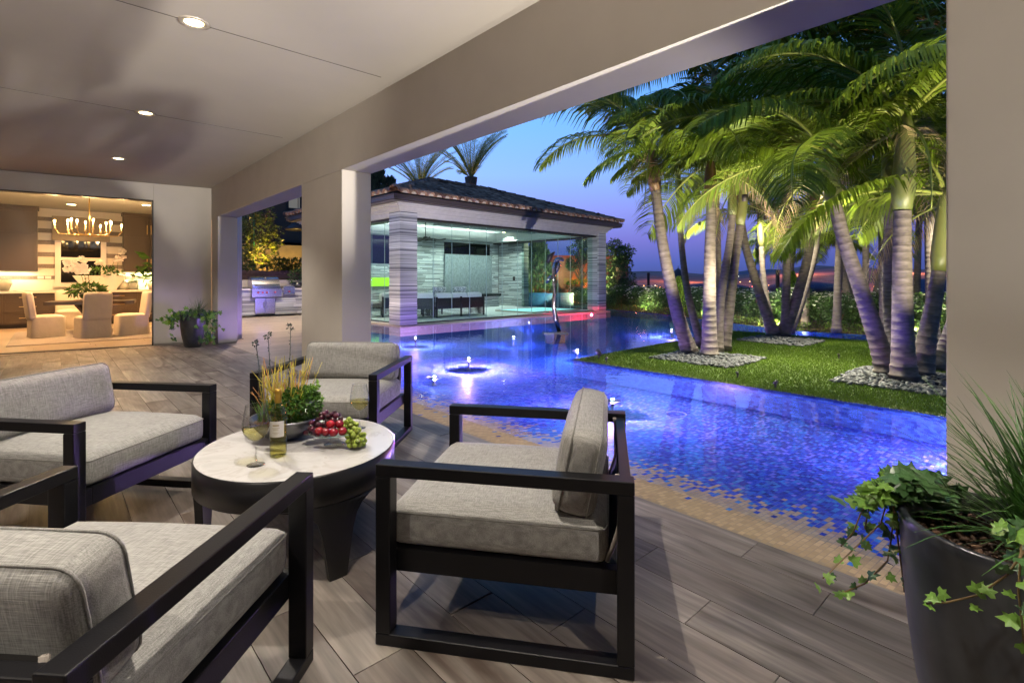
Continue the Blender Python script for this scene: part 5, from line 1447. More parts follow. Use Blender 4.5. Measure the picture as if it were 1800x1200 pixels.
# ================================================================ palms
def frond_mesh(seed, L=2.5, e0=.9, droop=1.6, n=58, mat='frond', ll=.76, hang=.55, wid=.033):
    rs = random.Random(seed); mb = MB()
    pts = []; p = Vector((0, 0, 0)); e = e0; N = 16
    side = rs.uniform(-.25, .25)
    for i in range(N + 1):
        pts.append(p.copy()); e_ = e0 - droop * (i / N) ** 1.35
        d = Vector((math.cos(e_), side * (i / N), math.sin(e_))).normalized(); p = p + d * L / N
    mb.tube(pts, [.022 * (1 - .85 * i / N) + .003 for i in range(N + 1)], 6, mi=1)
    roll = rs.uniform(-.5, .5)
    for s in (-1, 1):
        for i in range(n):
            f = .13 + .87 * (i + rs.uniform(-.2, .2)) / n; f = min(max(f, .1), .995)
            k = min(int(f * N), N - 1); t = f * N - k; p = pts[k].lerp(pts[k + 1], t); d = (pts[k + 1] - pts[k]).normalized()
            l = ll * (math.sin(math.pi * min(1, .16 + f * .84)) ** .55) * rs.uniform(.85, 1.1) + .05
            lat = Vector((0, s, 0)) * math.cos(roll) + Vector((0, 0, s)) * math.sin(roll) * .6
            a = d * (.45 + .6 * f) + lat + Vector((0, 0, .25)); a.normalize()
            b = (a + Vector((0, 0, -hang * rs.uniform(.8, 1.4)))).normalized(); c = (b + Vector((0, 0, -hang * rs.uniform(1.0, 1.9)))).normalized()
            q1 = p + a * l * .35; q2 = q1 + b * l * .35; q3 = q2 + c * l * .3
            w = a.cross(Vector((0, 0, 1))); w = w.normalized() if w.length > .1 else Vector((1, 0, 0)); w = (w + Vector((0, 0, rs.uniform(-.6, .6)))).normalized() * wid / 2
            mb.add([p - w * .5, p + w * .5, q1 - w, q1 + w, q2 - w * .85, q2 + w * .85, q3], [(0, 1, 3, 2), (2, 3, 5, 4), (4, 5, 6)], 0)
    me = bpy.data.meshes.new('frond'); me.from_pydata(mb.v, [], mb.f)
    for m_ in (M[mat], M['rachis']): me.materials.append(m_)
    me.polygons.foreach_set('material_index', mb.m); me.polygons.foreach_set('use_smooth', mb.sm); me.update(); return me
FR = [frond_mesh(1, 2.5, 1.0, 1.6), frond_mesh(2, 2.7, .75, 1.5), frond_mesh(3, 2.4, .45, 1.35), frond_mesh(4, 2.3, 1.25, 1.7), frond_mesh(5, 2.6, .2, 1.2), frond_mesh(6, 2.2, -.1, 1.1, mat='frond')]
FRD = [frond_mesh(7, 2.1, -.2, 1.2, 34, 'frond_dry', .5, .9, .018)]
PGROUP = 'king palms growing from the grass island'
def palm(base, ctrl, r0, r1, shaft, label, nf=9, cm='crownshaft', fs=1.0, seed=0, az=None, depth=None, ring=.11, group=PGROUP, dry=1, ground=True, low=False):
    """base: (u, v) of the foot on the ground; ctrl: (u, v) points up the trunk at the given extra depth; last = crown"""
    rs = random.Random(seed)
    if depth is None: bx_, by_ = fl(*base); d0 = bx_ * SN + by_ * CS; B = Vector((bx_, by_, 0))
    else: d0 = depth; B = dep(base[0], base[1], depth); B.z = 0
    P_ = [B] + [dep(c[0], c[1], d0 + (c[2] if len(c) > 2 else 0)) for c in ctrl]
    # smooth curve
    def cat(t):
        n = len(P_) - 1; k = min(int(t * n), n - 1); f = t * n - k
        a, b, c, d = P_[max(k - 1, 0)], P_[k], P_[k + 1], P_[min(k + 2, n)]
        return .5 * ((2 * b) + (c - a) * f + (2 * a - 5 * b + 4 * c - d) * f * f + (3 * b - a - 3 * c + d) * f ** 3)
    C_ = [cat(i / 60) for i in range(61)]; S_ = [0]
    for a, b in zip(C_, C_[1:]): S_.append(S_[-1] + (b - a).length)
    T = S_[-1]
    def at(s):
        s = max(0, min(T, s))
        for i in range(60):
            if S_[i + 1] >= s: return C_[i].lerp(C_[i + 1], (s - S_[i]) / max(S_[i + 1] - S_[i], 1e-6))
        return C_[-1]
    t = thing('king_palm', label, 'palm tree', B, group=group)
    Lt = T - shaft; r0 *= .8; r1 *= .82
    pts, rd = [], []; s = 0
    while s < Lt:
        f = s / max(Lt, .1); r_ = (r1 + (r0 - r1) * (1 - f) ** 1.3) * (1 + .30 * math.exp(-s / .16)); st = min(ring * rs.uniform(.8, 1.2) * (1.0 if f < .7 else .9), Lt - s)
        pts += [at(s) - B, at(s + st * .86) - B, at(s + st * .93) - B]; rd += [r_, r_ * .995, r_ * 1.028]
        s += st
        if Lt - s < .01: break
    MB().tube(pts, rd, 12).build('trunk', M['palm_trunk'], t)
    rs_ = r1 * 1.12; sh = [at(Lt + shaft * k / 6) - B for k in range(7)]
    MB().tube(sh, [rs_ * .92, rs_ * 1.22, rs_ * 1.2, rs_ * 1.08, rs_ * .95, rs_ * .8, rs_ * .5], 12).build('crownshaft', M[cm], t)
    top = sh[-1]
    for k in range(nf):
        if az is not None and k < len(az): a, mi = az[k]
        else: a = 2.4 * k + rs.uniform(-.4, .4) + seed; mi = rs.choice((0, 1, 1, 2, 2, 3, 4) if not low else (1, 2, 4, 5))
        o = bpy.data.objects.new('frond', FR[mi]); link(o, t); o.location = top - Vector((0, 0, .08)); sc_ = fs * rs.uniform(1.05, 1.3)
        o.rotation_euler = (rs.uniform(-.25, .25), rs.uniform(-.12, .12), a); o.scale = (sc_,) * 3
    for k in range(dry):
        o = bpy.data.objects.new('frond', FRD[0]); link(o, t); o.location = top - Vector((0, 0, .2)); o.rotation_euler = (0, .1, rs.uniform(0, 6.28)); o.scale = (fs * .9,) * 3; o['label'] = 'dry brown frond'
    return t
# screen-left is the direction -e1, screen-right e1
LA = math.atan2(SN, -CS)                                   # azimuth pointing screen-left
RA = LA + math.pi; NA = math.atan2(-CS, -SN); FA = NA + math.pi   # towards viewer, away
palm((1213, 622), [(1188, 540), (1165, 430), (1152, 330), (1142, 250)], .155, .10, .85, 'palm leaning left out of the first pebble bed, nearest the pavilion', 9, 'crownshaft_brown', .88, 1,
     [(LA, 1), (LA - .45, 2), (LA + .55, 1), (NA, 2), (RA, 1), (LA + 1.1, 4), (RA + .6, 0), (FA, 0), (LA - .9, 3)])
palm((1234, 610), [(1210, 520, .25), (1198, 430, .3), (1195, 370, .3), (1192, 300, .3)], .10, .062, .6, 'slender palm rising behind the left leaning palm', 6, 'crownshaft', .7, 2)
palm((1247, 630), [(1247, 540), (1248, 450), (1250, 370), (1248, 275)], .15, .098, .75, 'upright palm with violet lit bark in the first pebble bed', 9, 'crownshaft_brown', .82, 3,
     [(LA, 2), (NA + .3, 4), (RA, 1), (LA + .6, 1), (RA - .5, 2), (NA - .5, 2)], low=True)
palm((1262, 620), [(1268, 520, .2), (1282, 430, .25), (1287, 380, .25), (1287, 320, .25)], .10, .075, .6, 'palm just right of the upright violet palm', 6, 'crownshaft', .75, 4)
palm((1272, 616), [(1282, 540), (1293, 450), (1300, 400), (1312, 300)], .13, .085, 1.0, 'palm leaning right out of the first pebble bed with green shaft', 8, 'crownshaft', .85, 5, [(RA, 1), (NA, 1), (LA, 2), (RA + .7, 2)])
palm((1362, 592), [(1340, 530), (1318, 460), (1308, 420), (1296, 340)], .16, .09, .6, 'palm leaning left out of the middle pebble bed', 7, 'crownshaft_brown', .85, 6)
palm((1360, 586), [(1348, 530, .5), (1340, 470, .6), (1338, 430, .6), (1334, 370, .6)], .10, .075, .9, 'thin palm with bright green shaft in the middle bed', 6, 'crownshaft', .75, 7)
palm((1374, 592), [(1398, 530), (1418, 460), (1424, 420), (1430, 335)], .18, .10, 1.0, 'thick palm leaning right out of the middle bed', 8, 'crownshaft_brown', .95, 8, [(LA, 1), (RA, 1), (NA, 2), (LA - .5, 2)], low=True)
palm((1388, 586), [(1410, 530, .4), (1430, 460, .4), (1437, 420, .4), (1440, 330, .4)], .10, .075, .6, 'slender twin right behind the thick middle palm', 5, 'crownshaft', .8, 9)
palm((1562, 660), [(1540, 590), (1510, 500), (1480, 410), (1462, 330), (1452, 265)], .155, .098, .75, 'palm leaning left out of the right pebble bed', 9, 'crownshaft', .85, 10, [(LA, 1), (LA + .5, 2), (NA, 1), (RA, 1), (LA - .6, 2)])
palm((1589, 672), [(1587, 580), (1586, 480), (1586, 380), (1590, 280), (1592, 195)], .165, .115, 1.25, 'tallest upright palm in the right pebble bed', 10, 'crownshaft', .95, 11, [(LA, 1), (LA + .5, 3), (NA, 2), (RA, 1), (LA - .5, 2), (LA, 0)], dry=2)
palm((1575, 640), [(1564, 560, .3), (1562, 470, .3), (1564, 380, .3), (1560, 240, .3)], .12, .09, .8, 'grey palm standing behind the tallest upright palm', 8, 'crownshaft', .9, 12)
palm((1618, 664), [(1628, 600), (1645, 510), (1655, 430), (1662, 330)], .16, .095, 1.1, 'palm leaning right toward the pier with brown trunk', 7, 'crownshaft', .85, 13)
palm((1640, 650), [(1665, 600, .2), (1690, 520, .2), (1705, 430, .2), (1712, 300, .2)], .13, .09, .9, 'palm at far right mostly hidden by the pier', 7, 'crownshaft', .85, 14)
# second row
BG = 'palms standing in the background beyond the island'
def bgp(u, vb, d, pts, r, lab, nf=7, fs=.85, seed=0, cm='crownshaft', low=False):
    return palm((u, vb), pts, r * 1.3, r, .8, lab, nf, cm, fs, seed, depth=d, group=BG, low=low)
bgp(1262, 600, 11.5, [(1262, 450), (1256, 260), (1255, 120)], .075, 'thin pale trunk rising high between the crowns at centre right', 8, 1.05, 21)
bgp(1498, 560, 15.5, [(1482, 480), (1476, 440), (1474, 405)], .10, 'short palm with green shaft in front of the rose hedge', 8, .8, 22, low=True)
bgp(1512, 560, 16.5, [(1500, 500), (1488, 440), (1480, 385)], .15, 'white lit palm trunk standing in the rose hedge', 8, .9, 23)
bgp(1530, 545, 16, [(1548, 480), (1560, 430), (1566, 380)], .11, 'palm beside the white lit trunk in the hedge', 8, .9, 24)
bgp(1388, 560, 17, [(1392, 470), (1394, 430), (1396, 420)], .08, 'distant short palm behind the middle bed', 8, .8, 25)
bgp(1640, 560, 13, [(1638, 480), (1634, 360), (1636, 230)], .08, 'dark thin palm trunk near the right pier', 8, .95, 26)
bgp(1652, 560, 14, [(1650, 480), (1648, 400), (1650, 330)], .07, 'second dark thin palm trunk near the right pier', 8, .9, 27)
bgp(1380, 580, 11.5, [(1384, 420), (1386, 290), (1388, 165)], .09, 'tall palm whose crown fills the canopy above the middle bed', 10, 1.1, 28)
bgp(1470, 580, 12.5, [(1476, 420), (1482, 270), (1484, 140)], .09, 'tall palm with crown just under the beam', 10, 1.15, 29)
bgp(1555, 580, 12, [(1552, 420), (1548, 230), (1546, 70)], .10, 'tall palm with crown high behind the beam at right', 10, 1.15, 30)
bgp(1640, 590, 10.5, [(1636, 420), (1632, 220), (1632, 60)], .11, 'tall palm at upper right close to the pier', 10, 1.1, 31)
bgp(1415, 570, 14, [(1420, 420), (1424, 300), (1428, 215)], .09, 'palm in the dense middle of the canopy', 10, 1.05, 32)
bgp(1340, 560, 15, [(1340, 430), (1336, 330), (1332, 240)], .08, 'palm at the left of the dense canopy', 10, 1.0, 33)
bgp(1520, 570, 14.5, [(1522, 430), (1520, 320), (1520, 250)], .09, 'palm deep in the canopy left of the tallest trunk', 10, 1.05, 34)
bgp(1610, 570, 15, [(1614, 430), (1618, 320), (1620, 250)], .09, 'palm deep in the canopy right of the tallest trunk', 10, 1.0, 35)
# date palms behind the pavilion
def date_frond(seed):
    return frond_mesh(seed, 3.2, 1.30 - .09 * (seed % 4), .65, 46, 'frond', .42, .05, .02)
DF = [date_frond(40 + k) for k in range(4)]
for (u, vt, d, lb, s_) in ((828, 312, 27, 'date palm with upswept fronds behind the pavilion roof, right one', 1.0), (738, 330, 29, 'date palm with upswept fronds behind the pavilion roof, left one', .95)):
    B = dep(u, vt, d); zt_ = B.z; B.z = 0; t = thing('date_palm', lb, 'palm tree', B, group='date palms behind the pavilion')
    MB().tube([(0, 0, 0), (0, 0, zt_ * .5), (0, 0, zt_ - .6), (0, 0, zt_)], [.3, .26, .27, .34], 12).build('trunk', M['trunk_dark'], t)
    for k in range(26):
        a = k * 2.4; o = bpy.data.objects.new('frond', DF[k % 4]); link(o, t); o.location = (0, 0, zt_ - .1); til = R.uniform(-.1, .5) if k % 2 else R.uniform(-.15, .1)
        o.rotation_euler = Euler((0, til, 0)).to_matrix().to_euler(); o.rotation_mode = 'XYZ'
        q = Matrix.Rotation(a, 3, 'Z') @ Matrix.Rotation(til, 3, 'Y'); o.rotation_euler = q.to_euler(); o.scale = (s_,) * 3
    ground_spot('garden_spotlight', (B.x - .9, B.y - 1.6, 1.5), (B.x, B.y, zt_ + 1.5), 900, (1, .55, .22), 'spotlight under the %s date palm behind the pavilion' % ('right' if u > 800 else 'left'), 50)
# ================================================================ hedge and roses
def bush(seed, rx, rz, nl, mat, ls, roses=0):
    rs = random.Random(seed); m_ = MB()
    for k in range(7):
        c = (rs.uniform(-rx, rx) * .6, rs.uniform(-rx, rx) * .6, rz * rs.uniform(.8, 1.15))
        leafmesh(m_, c, nl // 7, (rx * .62, rx * .62, rz * .75), ls, asp=.6, rnd=rs)
    q = MB()
    for k in range(roses):
        a = rs.uniform(0, 6.28); e = rs.uniform(-.1, 1.4); c = Vector((math.cos(a) * math.cos(e) * rx * 1.05, math.sin(a) * math.cos(e) * rx * 1.05, rz + math.sin(e) * rz * .85)); s = rs.uniform(.03, .055)
        for j in range(7):
            b_ = j * .9; d = Vector((math.cos(b_), math.sin(b_), .5)).normalized(); w_ = Vector((-d.y, d.x, 0)) * s * .6
            q.add([c, c + d * s * .7 + w_, c + d * s * 1.1 + Vector((0, 0, s * .3)), c + d * s * .7 - w_], [(0, 1, 2, 3)])
    return m_, q
bushes = []
for k in range(3):
    a, b_ = bush(60 + k, .62, .56, 2300, 'rose_leaf', .075, 46)
    t = thing('rose_bush', 'x', 'rose bush', (0, 0, 0), group='white flowering rose bushes along the far pool edge')
    a.build('foliage', M['rose_leaf'], t); b_.build('blossoms', M['rose'], t)
    st_ = MB()
    for j in range(5): st_.tube([(R.uniform(-.05, .05), R.uniform(-.05, .05), 0), (R.uniform(-.3, .3), R.uniform(-.3, .3), .5)], .012, 5)
    st_.build('stem', M['stem'], t); bushes.append(t)
def along(poly, s):
    for (a, b) in zip(poly, poly[1:]):
        L = math.dist(a, b)
        if s <= L: return (a[0] + (b[0] - a[0]) * s / L, a[1] + (b[1] - a[1]) * s / L), ((b[0] - a[0]) / L, (b[1] - a[1]) / L)
        s -= L
    return poly[-1], (0, 1)
BP_ = [(15.35, -3.2), (15.35, 3.4), (15.1, 4.9), (16.1, 6.8), (18.0, 10.0), (19.1, 13.6), (20.8, 18.5)]
s_ = 0; k = 0
names = ['at the right end by the pier', 'second from the right pier', 'third from the right pier', 'right of the white lit palm trunk', 'behind the white lit palm trunk', 'left of the short green palm', 'right of the thick middle palm', 'just right of the lime shrub',
         'behind the lime shrub', 'left of the lime shrub', 'behind the middle pebble bed', 'left of the middle palms', 'behind the first palm group at right', 'behind the upright violet palm', 'behind the left leaning palm', 'left of the leaning palm', 'third from the pavilion column', 'second from the pavilion column', 'beside the pavilion column', 'at the far end behind the pavilion', 'farthest behind the pavilion', 'beyond the pavilion corner']
while s_ < 23 and k < 22:
    (x, y), (dx, dy) = along(BP_, s_)
    c = bushes[k] if k < 3 else dup(bushes[k % 3])
    c.location = (x + R.uniform(-.1, .25), y, -.02); c.rotation_euler = (0, 0, R.uniform(0, 6.28)); f = R.uniform(.86, 1.06); c.scale = (f, f, f * R.uniform(.85, 1.05)); c['label'] = 'white flowering rose bush ' + names[k]
    s_ += 1.06; k += 1
bb = None
for r_ in range(2):                                             # denser second row behind, without blossoms in view
    s_ = .5
    while s_ < 23:
        (x, y), (dx, dy) = along(BP_, s_); c = dup(bushes[int(s_) % 3])
        c.location = (x + .95 + r_ * .9, y, -.02); c.rotation_euler = (0, 0, R.uniform(0, 6.28)); f = R.uniform(.85, 1.0) ; c.scale = (f, f, f); c['label'] = 'rose bush in the %s row behind, %s' % (('second', 'third')[r_], names[min(int(s_ / 1.06), 21)]); c['group'] = 'rose bushes in the rows behind'
        s_ += 1.25
m_ = MB(); LH = [(14.55, -3.5), (14.55, 3.3), (14.35, 4.85), (15.4, 6.95), (17.3, 10.2), (18.4, 13.8)]
s_ = 0
while s_ < 18.5:
    (x, y), _ = along(LH, s_); leafmesh(m_, (x, y, .10), 46, (.16, .13, .11), .06, asp=.6); s_ += .11
tag(m_.build('low_hedge', M['hedge_leaf']), 'low clipped hedge running along the water edge under the roses', 'hedge')
def cone_shrub(loc, h, r_, mat, label, n=1800, ls=.10, name='conifer', cat='conifer', pw=.8, group=None):
    t = thing(name, label, cat, loc, group=group); m_ = MB()
    for i in range(n):
        f = R.random() ** .8; rr_ = r_ * (1 - f) ** pw * (0.75 + .35 * R.random()) * (1 + .18 * math.sin(f * 40 + i % 7)); a = R.uniform(0, 6.28)
        p = Vector((math.cos(a) * rr_, math.sin(a) * rr_, .08 * h + f * h * .94)); d = Vector((math.cos(a) * .5, math.sin(a) * .5, 1)).normalized(); L = ls * R.uniform(.6, 1.4); s = d.cross(Vector((R.gauss(0, 1), R.gauss(0, 1), R.gauss(0, 1)))).normalized() * L * .22
        m_.add([p, p + d * L * .5 + s, p + d * L, p + d * L * .5 - s], [(0, 1, 2, 3)])
    m_.build('foliage', M[mat], t); MB().tube([(0, 0, 0), (0, 0, h * .8)], [.05 * h / 2, .01], 6).build('trunk', M['trunk_dark'], t); return t
q = dep(1392, 560, 16.3); cone_shrub((q.x, q.y, 0), 1.45, .48, 'lime_leaf', 'bright lime green cone shrub standing among the roses')
q = dep(1193, 560, 18.5); cone_shrub((q.x, q.y, 0), 1.3, .3, 'lime_leaf', 'small lime green shrub behind the left leaning palm')
def leafy_tree(loc, h, rr_, label, n=2600, mat='tree_leaf', ls=.16, cb=.3, name='leafy_tree', cat='tree', clumps=14, seed=0):
    rs = random.Random(seed); t = thing(name, label, cat, loc); m_ = MB(); tr = MB()
    tr.tube([(0, 0, 0), (.1, 0, h * .3), (0, .1, h * .8)], [.12, .09, .03], 8)
    for k in range(clumps):
        a = rs.uniform(0, 6.28); f = rs.random(); z = h * (cb + (1 - cb) * f); r_ = rr_ * math.sin(math.pi * (.18 + .78 * f)) * rs.uniform(.35, .8)
        c = Vector((math.cos(a) * r_, math.sin(a) * r_, z)); q_ = rr_ * rs.uniform(.3, .48)
        leafmesh(m_, c, n // clumps, (q_, q_, q_ * .8), ls, asp=.45, rnd=rs); tr.tube([(0, 0, z * .6), tuple(c)], [.04, .012], 5)
    m_.build('crown', M[mat], t); tr.build('trunk', M['trunk_dark'], t); return t
q = dep(1086, 545, 24); leafy_tree((q.x, q.y, 0), 3.3, .95, 'bushy tree right of the pavilion corner, lit from below', 6000, ls=.12, seed=1, cb=.12, clumps=26)
q = dep(1020, 540, 27); leafy_tree((q.x, q.y, 0), 3.6, .85, 'round leafed tree seen through the right end of the pavilion glass', 4500, ls=.12, seed=2, cb=.15, clumps=20)
q = dep(946, 540, 27); cone_shrub((q.x, q.y, 0), 3.6, .95, 'tree_leaf', 'pointed green cypress seen through the pavilion glass', 5200, .16, 'cypress', 'tree', .6)
for (u, h_, d_, lb) in ((655, 6.6, 40, 'tall dark cypress beside the pavilion roof, left one'), (667, 6.9, 40.5, 'tall dark cypress beside the pavilion roof, right one'), (686, 5.9, 42, 'short dark treetop just above the pavilion eave')):
    q = dep(u, 560, d_); 
    hh = CAMH + (V0 - {655: 303, 667: 306, 686: 322}[u]) / CAMF * d_
    cone_shrub((q.x, q.y, 0), hh, .75 if u < 680 else .9, 'cypress_leaf', lb, 3000, .45, 'dark_cypress', 'tree', .45, 'dark cypresses beyond the pavilion')
# curved tiled wall, urn and glow seen through the glass
q0 = [dep(u, 540, d) for u, d in ((915, 26.5), (935, 26), (960, 25.6), (985, 25.4), (1008, 25.4))]
m_ = MB(); 
for a, b in zip(q0, q0[1:]):
    m_.add([(a.x, a.y, -.05), (b.x, b.y, -.05), (b.x, b.y, .62), (a.x, a.y, .62), (a.x + .25, a.y + .3, -.05), (b.x + .25, b.y + .3, -.05), (b.x + .25, b.y + .3, .62), (a.x + .25, a.y + .3, .62)], [(0, 1, 2, 3), (3, 2, 6, 7), (5, 4, 7, 6)])
tag(m_.build('tiled_wall', M['tile_wall']), 'low curved wall of blue tile seen through the pavilion glass', 'wall')
q = dep(987, 545, 27.5)
ur = thing('urn', 'large terracotta urn glowing orange beyond the pavilion', 'urn', (q.x, q.y, 0))
MB().lathe([(.001, 0), (.25, 0), (.22, .3), (.3, .8), (.62, 1.5), (.68, 1.85), (.5, 2.05), (.42, 2.3), (.5, 2.4), (.001, 2.38)], n=28).build('body', M['terracotta'], ur)
q = dep(1010, 545, 31); bw = MB(); bw.box((q.x, q.y, 1.2), (6.5, .3, 3.1), -YAW); 
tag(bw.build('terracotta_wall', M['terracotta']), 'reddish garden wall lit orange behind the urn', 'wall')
ground_spot('garden_spotlight', (q.x - 1.2, q.y - 2.0, .25), (q.x - .4, q.y, 1.2), 900, (1, .38, .08), 'orange spotlight in front of the terracotta wall', 110)
q = dep(1040, 548, 22.5); ground_spot('garden_spotlight', (q.x, q.y, .2), (q.x + 1.5, q.y + 2, 2.2), 1500, (1, .86, .5), 'spotlight under the tree at the pavilion corner', 100)
q = dep(960, 548, 24.5); ground_spot('garden_spotlight', (q.x, q.y, .2), (q.x + 1, q.y + 2.5, 1.9), 500, (1, .95, .6), 'spotlight under the cypress beyond the pavilion', 100)
pool_light(*[PL(9.92 + 2.0, 3.0, 0)[i] for i in (0, 1)], 22, BLU, M['pool_lamp'], 'pool light in the channel beyond the pavilion glass', .3)
# glass railing
gr = thing('glass_railing', 'glass railing with dark posts behind the rose bushes', 'railing', (0, 0, 0))
RP = [(18.2, -6), (18.2, 4.6), (19.2, 6.9), (20.9, 10.0), (22.0, 13.6), (23.5, 18.5)]
s_ = .4; prev = None; hp_ = CAMH + (V0 - 474) / CAMF * 17.5
while s_ < 26:
    (x, y), (dx, dy) = along(RP, s_)
    MB().box((x, y, hp_ / 2 - .01), (.09, .09, hp_ + .02), math.atan2(dy, dx)).build('post', M['black_steel'], gr)
    if prev:
        a = Vector((*prev, 0)); b = Vector((x, y, 0)); mid = (a + b) / 2; L = (b - a).length
        MB().box((mid.x, mid.y, .8), (L - .12, .012, 1.3), math.atan2(b.y - a.y, b.x - a.x)).build('glass_panel', M['rail_pane'], gr)
    prev = (x, y); s_ += 2.6
# ================================================================ land, lake, city, hills
def far_patch(name, mat, verts, faces, **k): return MB().add(verts, faces).build(name, mat, **k)
m_ = MB(); rs = np.random.RandomState(2)
nx, na = 26, 40; vs = []
for i in range(nx):
    d = 26 * (9500 / 26) ** (i / (nx - 1))
    for j in range(na):
        a = rad(-58) + rad(118) * j / (na - 1); x = d * math.cos(a) ; y = d * math.sin(a)
        z = -1.2 - 58 * min(1, max(0, (d - 26) / 260)) ** .7
        if d > 420: z += 5 * noise.noise(Vector((x / 500, y / 500, 0))) * min(1, (d - 420) / 900)
        if d > 5200: z += max(0, (d - 5200) / 3800) * (150 + 190 * noise.noise(Vector((a * 5.5, 2.2, 0))) + 60 * noise.noise(Vector((a * 19, 4, d / 3000))))
        vs.append((x, y, z))
m_.add(vs, [(i * na + j, (i + 1) * na + j, (i + 1) * na + j + 1, i * na + j + 1) for i in range(nx - 1) for j in range(na - 1)], 0, True)
m_.build('valley_ground', M['city_ground'], kind='structure')
# nearer dark knolls and the lake strips
def knoll(u0, u1, v0, v1, d, name='hill'):
    a = dep(u0, v1, d); b = dep(u1, v1, d); h = (v1 - v0) / CAMF * d; m = (a + b) / 2; L = (b - a).length / 2
    MB().ell((0, 0, 0), (L, L * .7, h), 28, 10).build(name, M['far_hill'], loc=m, rz=math.atan2(b.y - a.y, b.x - a.x), kind='structure')
knoll(1560, 1760, 488, 520, 900); knoll(1180, 1330, 497, 514, 1500); knoll(1350, 1480, 494, 506, 1900); knoll(1040, 1130, 500, 512, 1600)
for (u0, u1, v0, v1) in ((1290, 1340, 504, 524), (1408, 1530, 499, 508), (1590, 1680, 516, 524), (1330, 1400, 510, 518)):
    H_ = 56.5
    P_ = []
    for (u, v) in ((u0, v1), (u1, v1), (u1, v0), (u0, v0)):
        d = CAMF * (CAMH + H_) / (v - V0); q = dep(u, v, d); P_.append((q.x, q.y, -H_))
    far_patch('lake', M['lake'], P_, [(0, 1, 2, 3)], kind='structure')
# far ridge
m_ = MB(); n = 160; vs = []
for j in range(n + 1):
    a = rad(-60) + rad(122) * j / n; D_ = 11000
    h = 150 + 120 * noise.noise(Vector((a * 6, .3, 0))) + 40 * noise.noise(Vector((a * 22, 1.3, 0))) + 12 * noise.noise(Vector((a * 80, 1.3, 0)))
    for dd, hh in ((D_ - 1800, -60), (D_ - 700, h * .55), (D_, h), (D_ + 900, -60)): vs.append((dd * math.cos(a), dd * math.sin(a), hh))
m_.add(vs, [(j * 4 + i, (j + 1) * 4 + i, (j + 1) * 4 + i + 1, j * 4 + i + 1) for j in range(n) for i in range(3)], 0, True)
m_.build('far_hills', M['far_hill'], kind='structure')
# city lights
for key, n_, col in (('city_a', 900, 0), ('city_b', 380, 1), ('city_c', 160, 2)):
    m_ = MB(); rs_ = random.Random(90 + col)
    for i in range(n_):
        d = 900 * (8500 / 900) ** rs_.random(); a = rad(-40) + rad(85) * rs_.random()
        if noise.noise(Vector((d / 700, a * 9, col))) < -.08: continue
        x, y = d * math.cos(a), d * math.sin(a); s = d * .0006 * rs_.uniform(.6, 1.5); z = -56 + rs_.uniform(0, 8) + (max(0, (d - 5200) / 3800) * 120)
        m_.add([(x - s, y, z), (x, y - s, z), (x + s, y, z), (x, y + s, z), (x, y, z + s), (x, y, z - s)], [(0, 1, 4), (1, 2, 4), (2, 3, 4), (3, 0, 4), (1, 0, 5), (2, 1, 5), (3, 2, 5), (0, 3, 5)])
    tag(m_.build('city_lights', M[key], kind='stuff'), ('amber', 'white', 'red')[col] + ' street and house lights scattered over the valley', 'city lights')
for (u, d, e) in ((1130, 2300, 1), (1250, 3600, 1.6), (1330, 2600, .9), (1430, 4200, 2.2), (1560, 2400, 1.1), (1500, 3300, 1.3), (1640, 3900, 1.6), (1060, 3800, 1.6), (1200, 5600, 3.0), (1400, 6200, 3.0), (1600, 6200, 3.0)):
    q = dep(u, V0, d); lamp('city_glow_lamp', 'POINT', (q.x, q.y, 160), 1.5e5 * e * 55, (1, .28, .12), 60)  # added lamps high over the valley, give the ground its orange glow
# domed roof far right of the pavilion
q = dep(1192, 505, 60)
dm = thing('domed_gazebo', 'dark domed gazebo silhouetted against the dusk hills', 'gazebo', (q.x, q.y, -1.5))
MB().lathe([(1.1, 0), (1.1, 2.2), (1.25, 2.3), (1.2, 2.5), (1.05, 3.1), (.75, 3.6), (.3, 3.95), (.05, 4.1), (.03, 4.4), (.001, 4.4)], n=28).build('dome', M['black_steel'], dm)
# ================================================================ outdoor kitchen beyond the first opening
YK = 19.0
def kx(u, Y=YK): return onY(u, 0, Y).x
def kz(v, Y=YK, u=460): return onY(u, v, Y).z
kc = thing('barbecue_island', 'stone clad outdoor counter with white top under the grill', 'counter', (0, 0, 0))
xa, xb = 4.35, 8.4; zt_ = kz(507)
g0, g1 = kx(441), kx(494); d0_, d1_ = kx(448), kx(484)
m_ = MB(); m_.bx(xa, d0_, YK + .03, 19.8, .05, zt_ - .06); m_.bx(d1_, xb, YK + .03, 19.8, .05, zt_ - .06); m_.bx(d0_, d1_, YK + .2, 19.8, .05, zt_ - .06)
z = .06
while z < zt_ - .08:
    h = min(R.choice((.06, .09, .12)), zt_ - .07 - z)
    for (a, b) in ((kx(421), d0_ - .01), (d1_ + .01, xb)):
        x = a
        while x < b - .02:
            L = R.uniform(.5, .9); m_.bx(x + .001, min(x + L, b) - .001, YK - R.uniform(0, .012), YK + .03, z + .001, z + h - .001); x += L
    z += h
m_.build('stone_cladding', M['stone_in'], kc, kind='stuff')
m_ = MB(); m_.bx(kx(402), g0 - .03, YK - .05, 19.85, zt_ - .06, zt_); m_.bx(g1 + .03, xb, YK - .05, 19.85, zt_ - .06, zt_); m_.build('countertop', M['counter_white'], kc)
MB().bx(kx(410), kx(420), YK + .0, YK + .028, .05, zt_ - .07).build('side_fridge', M['black_steel'], kc)
MB().bx(xa, xb, 19.86, 20.0, 0, kz(492, 19.86)).build('backsplash', M['cornice'], kc)
dz1 = kz(524)
mid = (d0_ + d1_) / 2
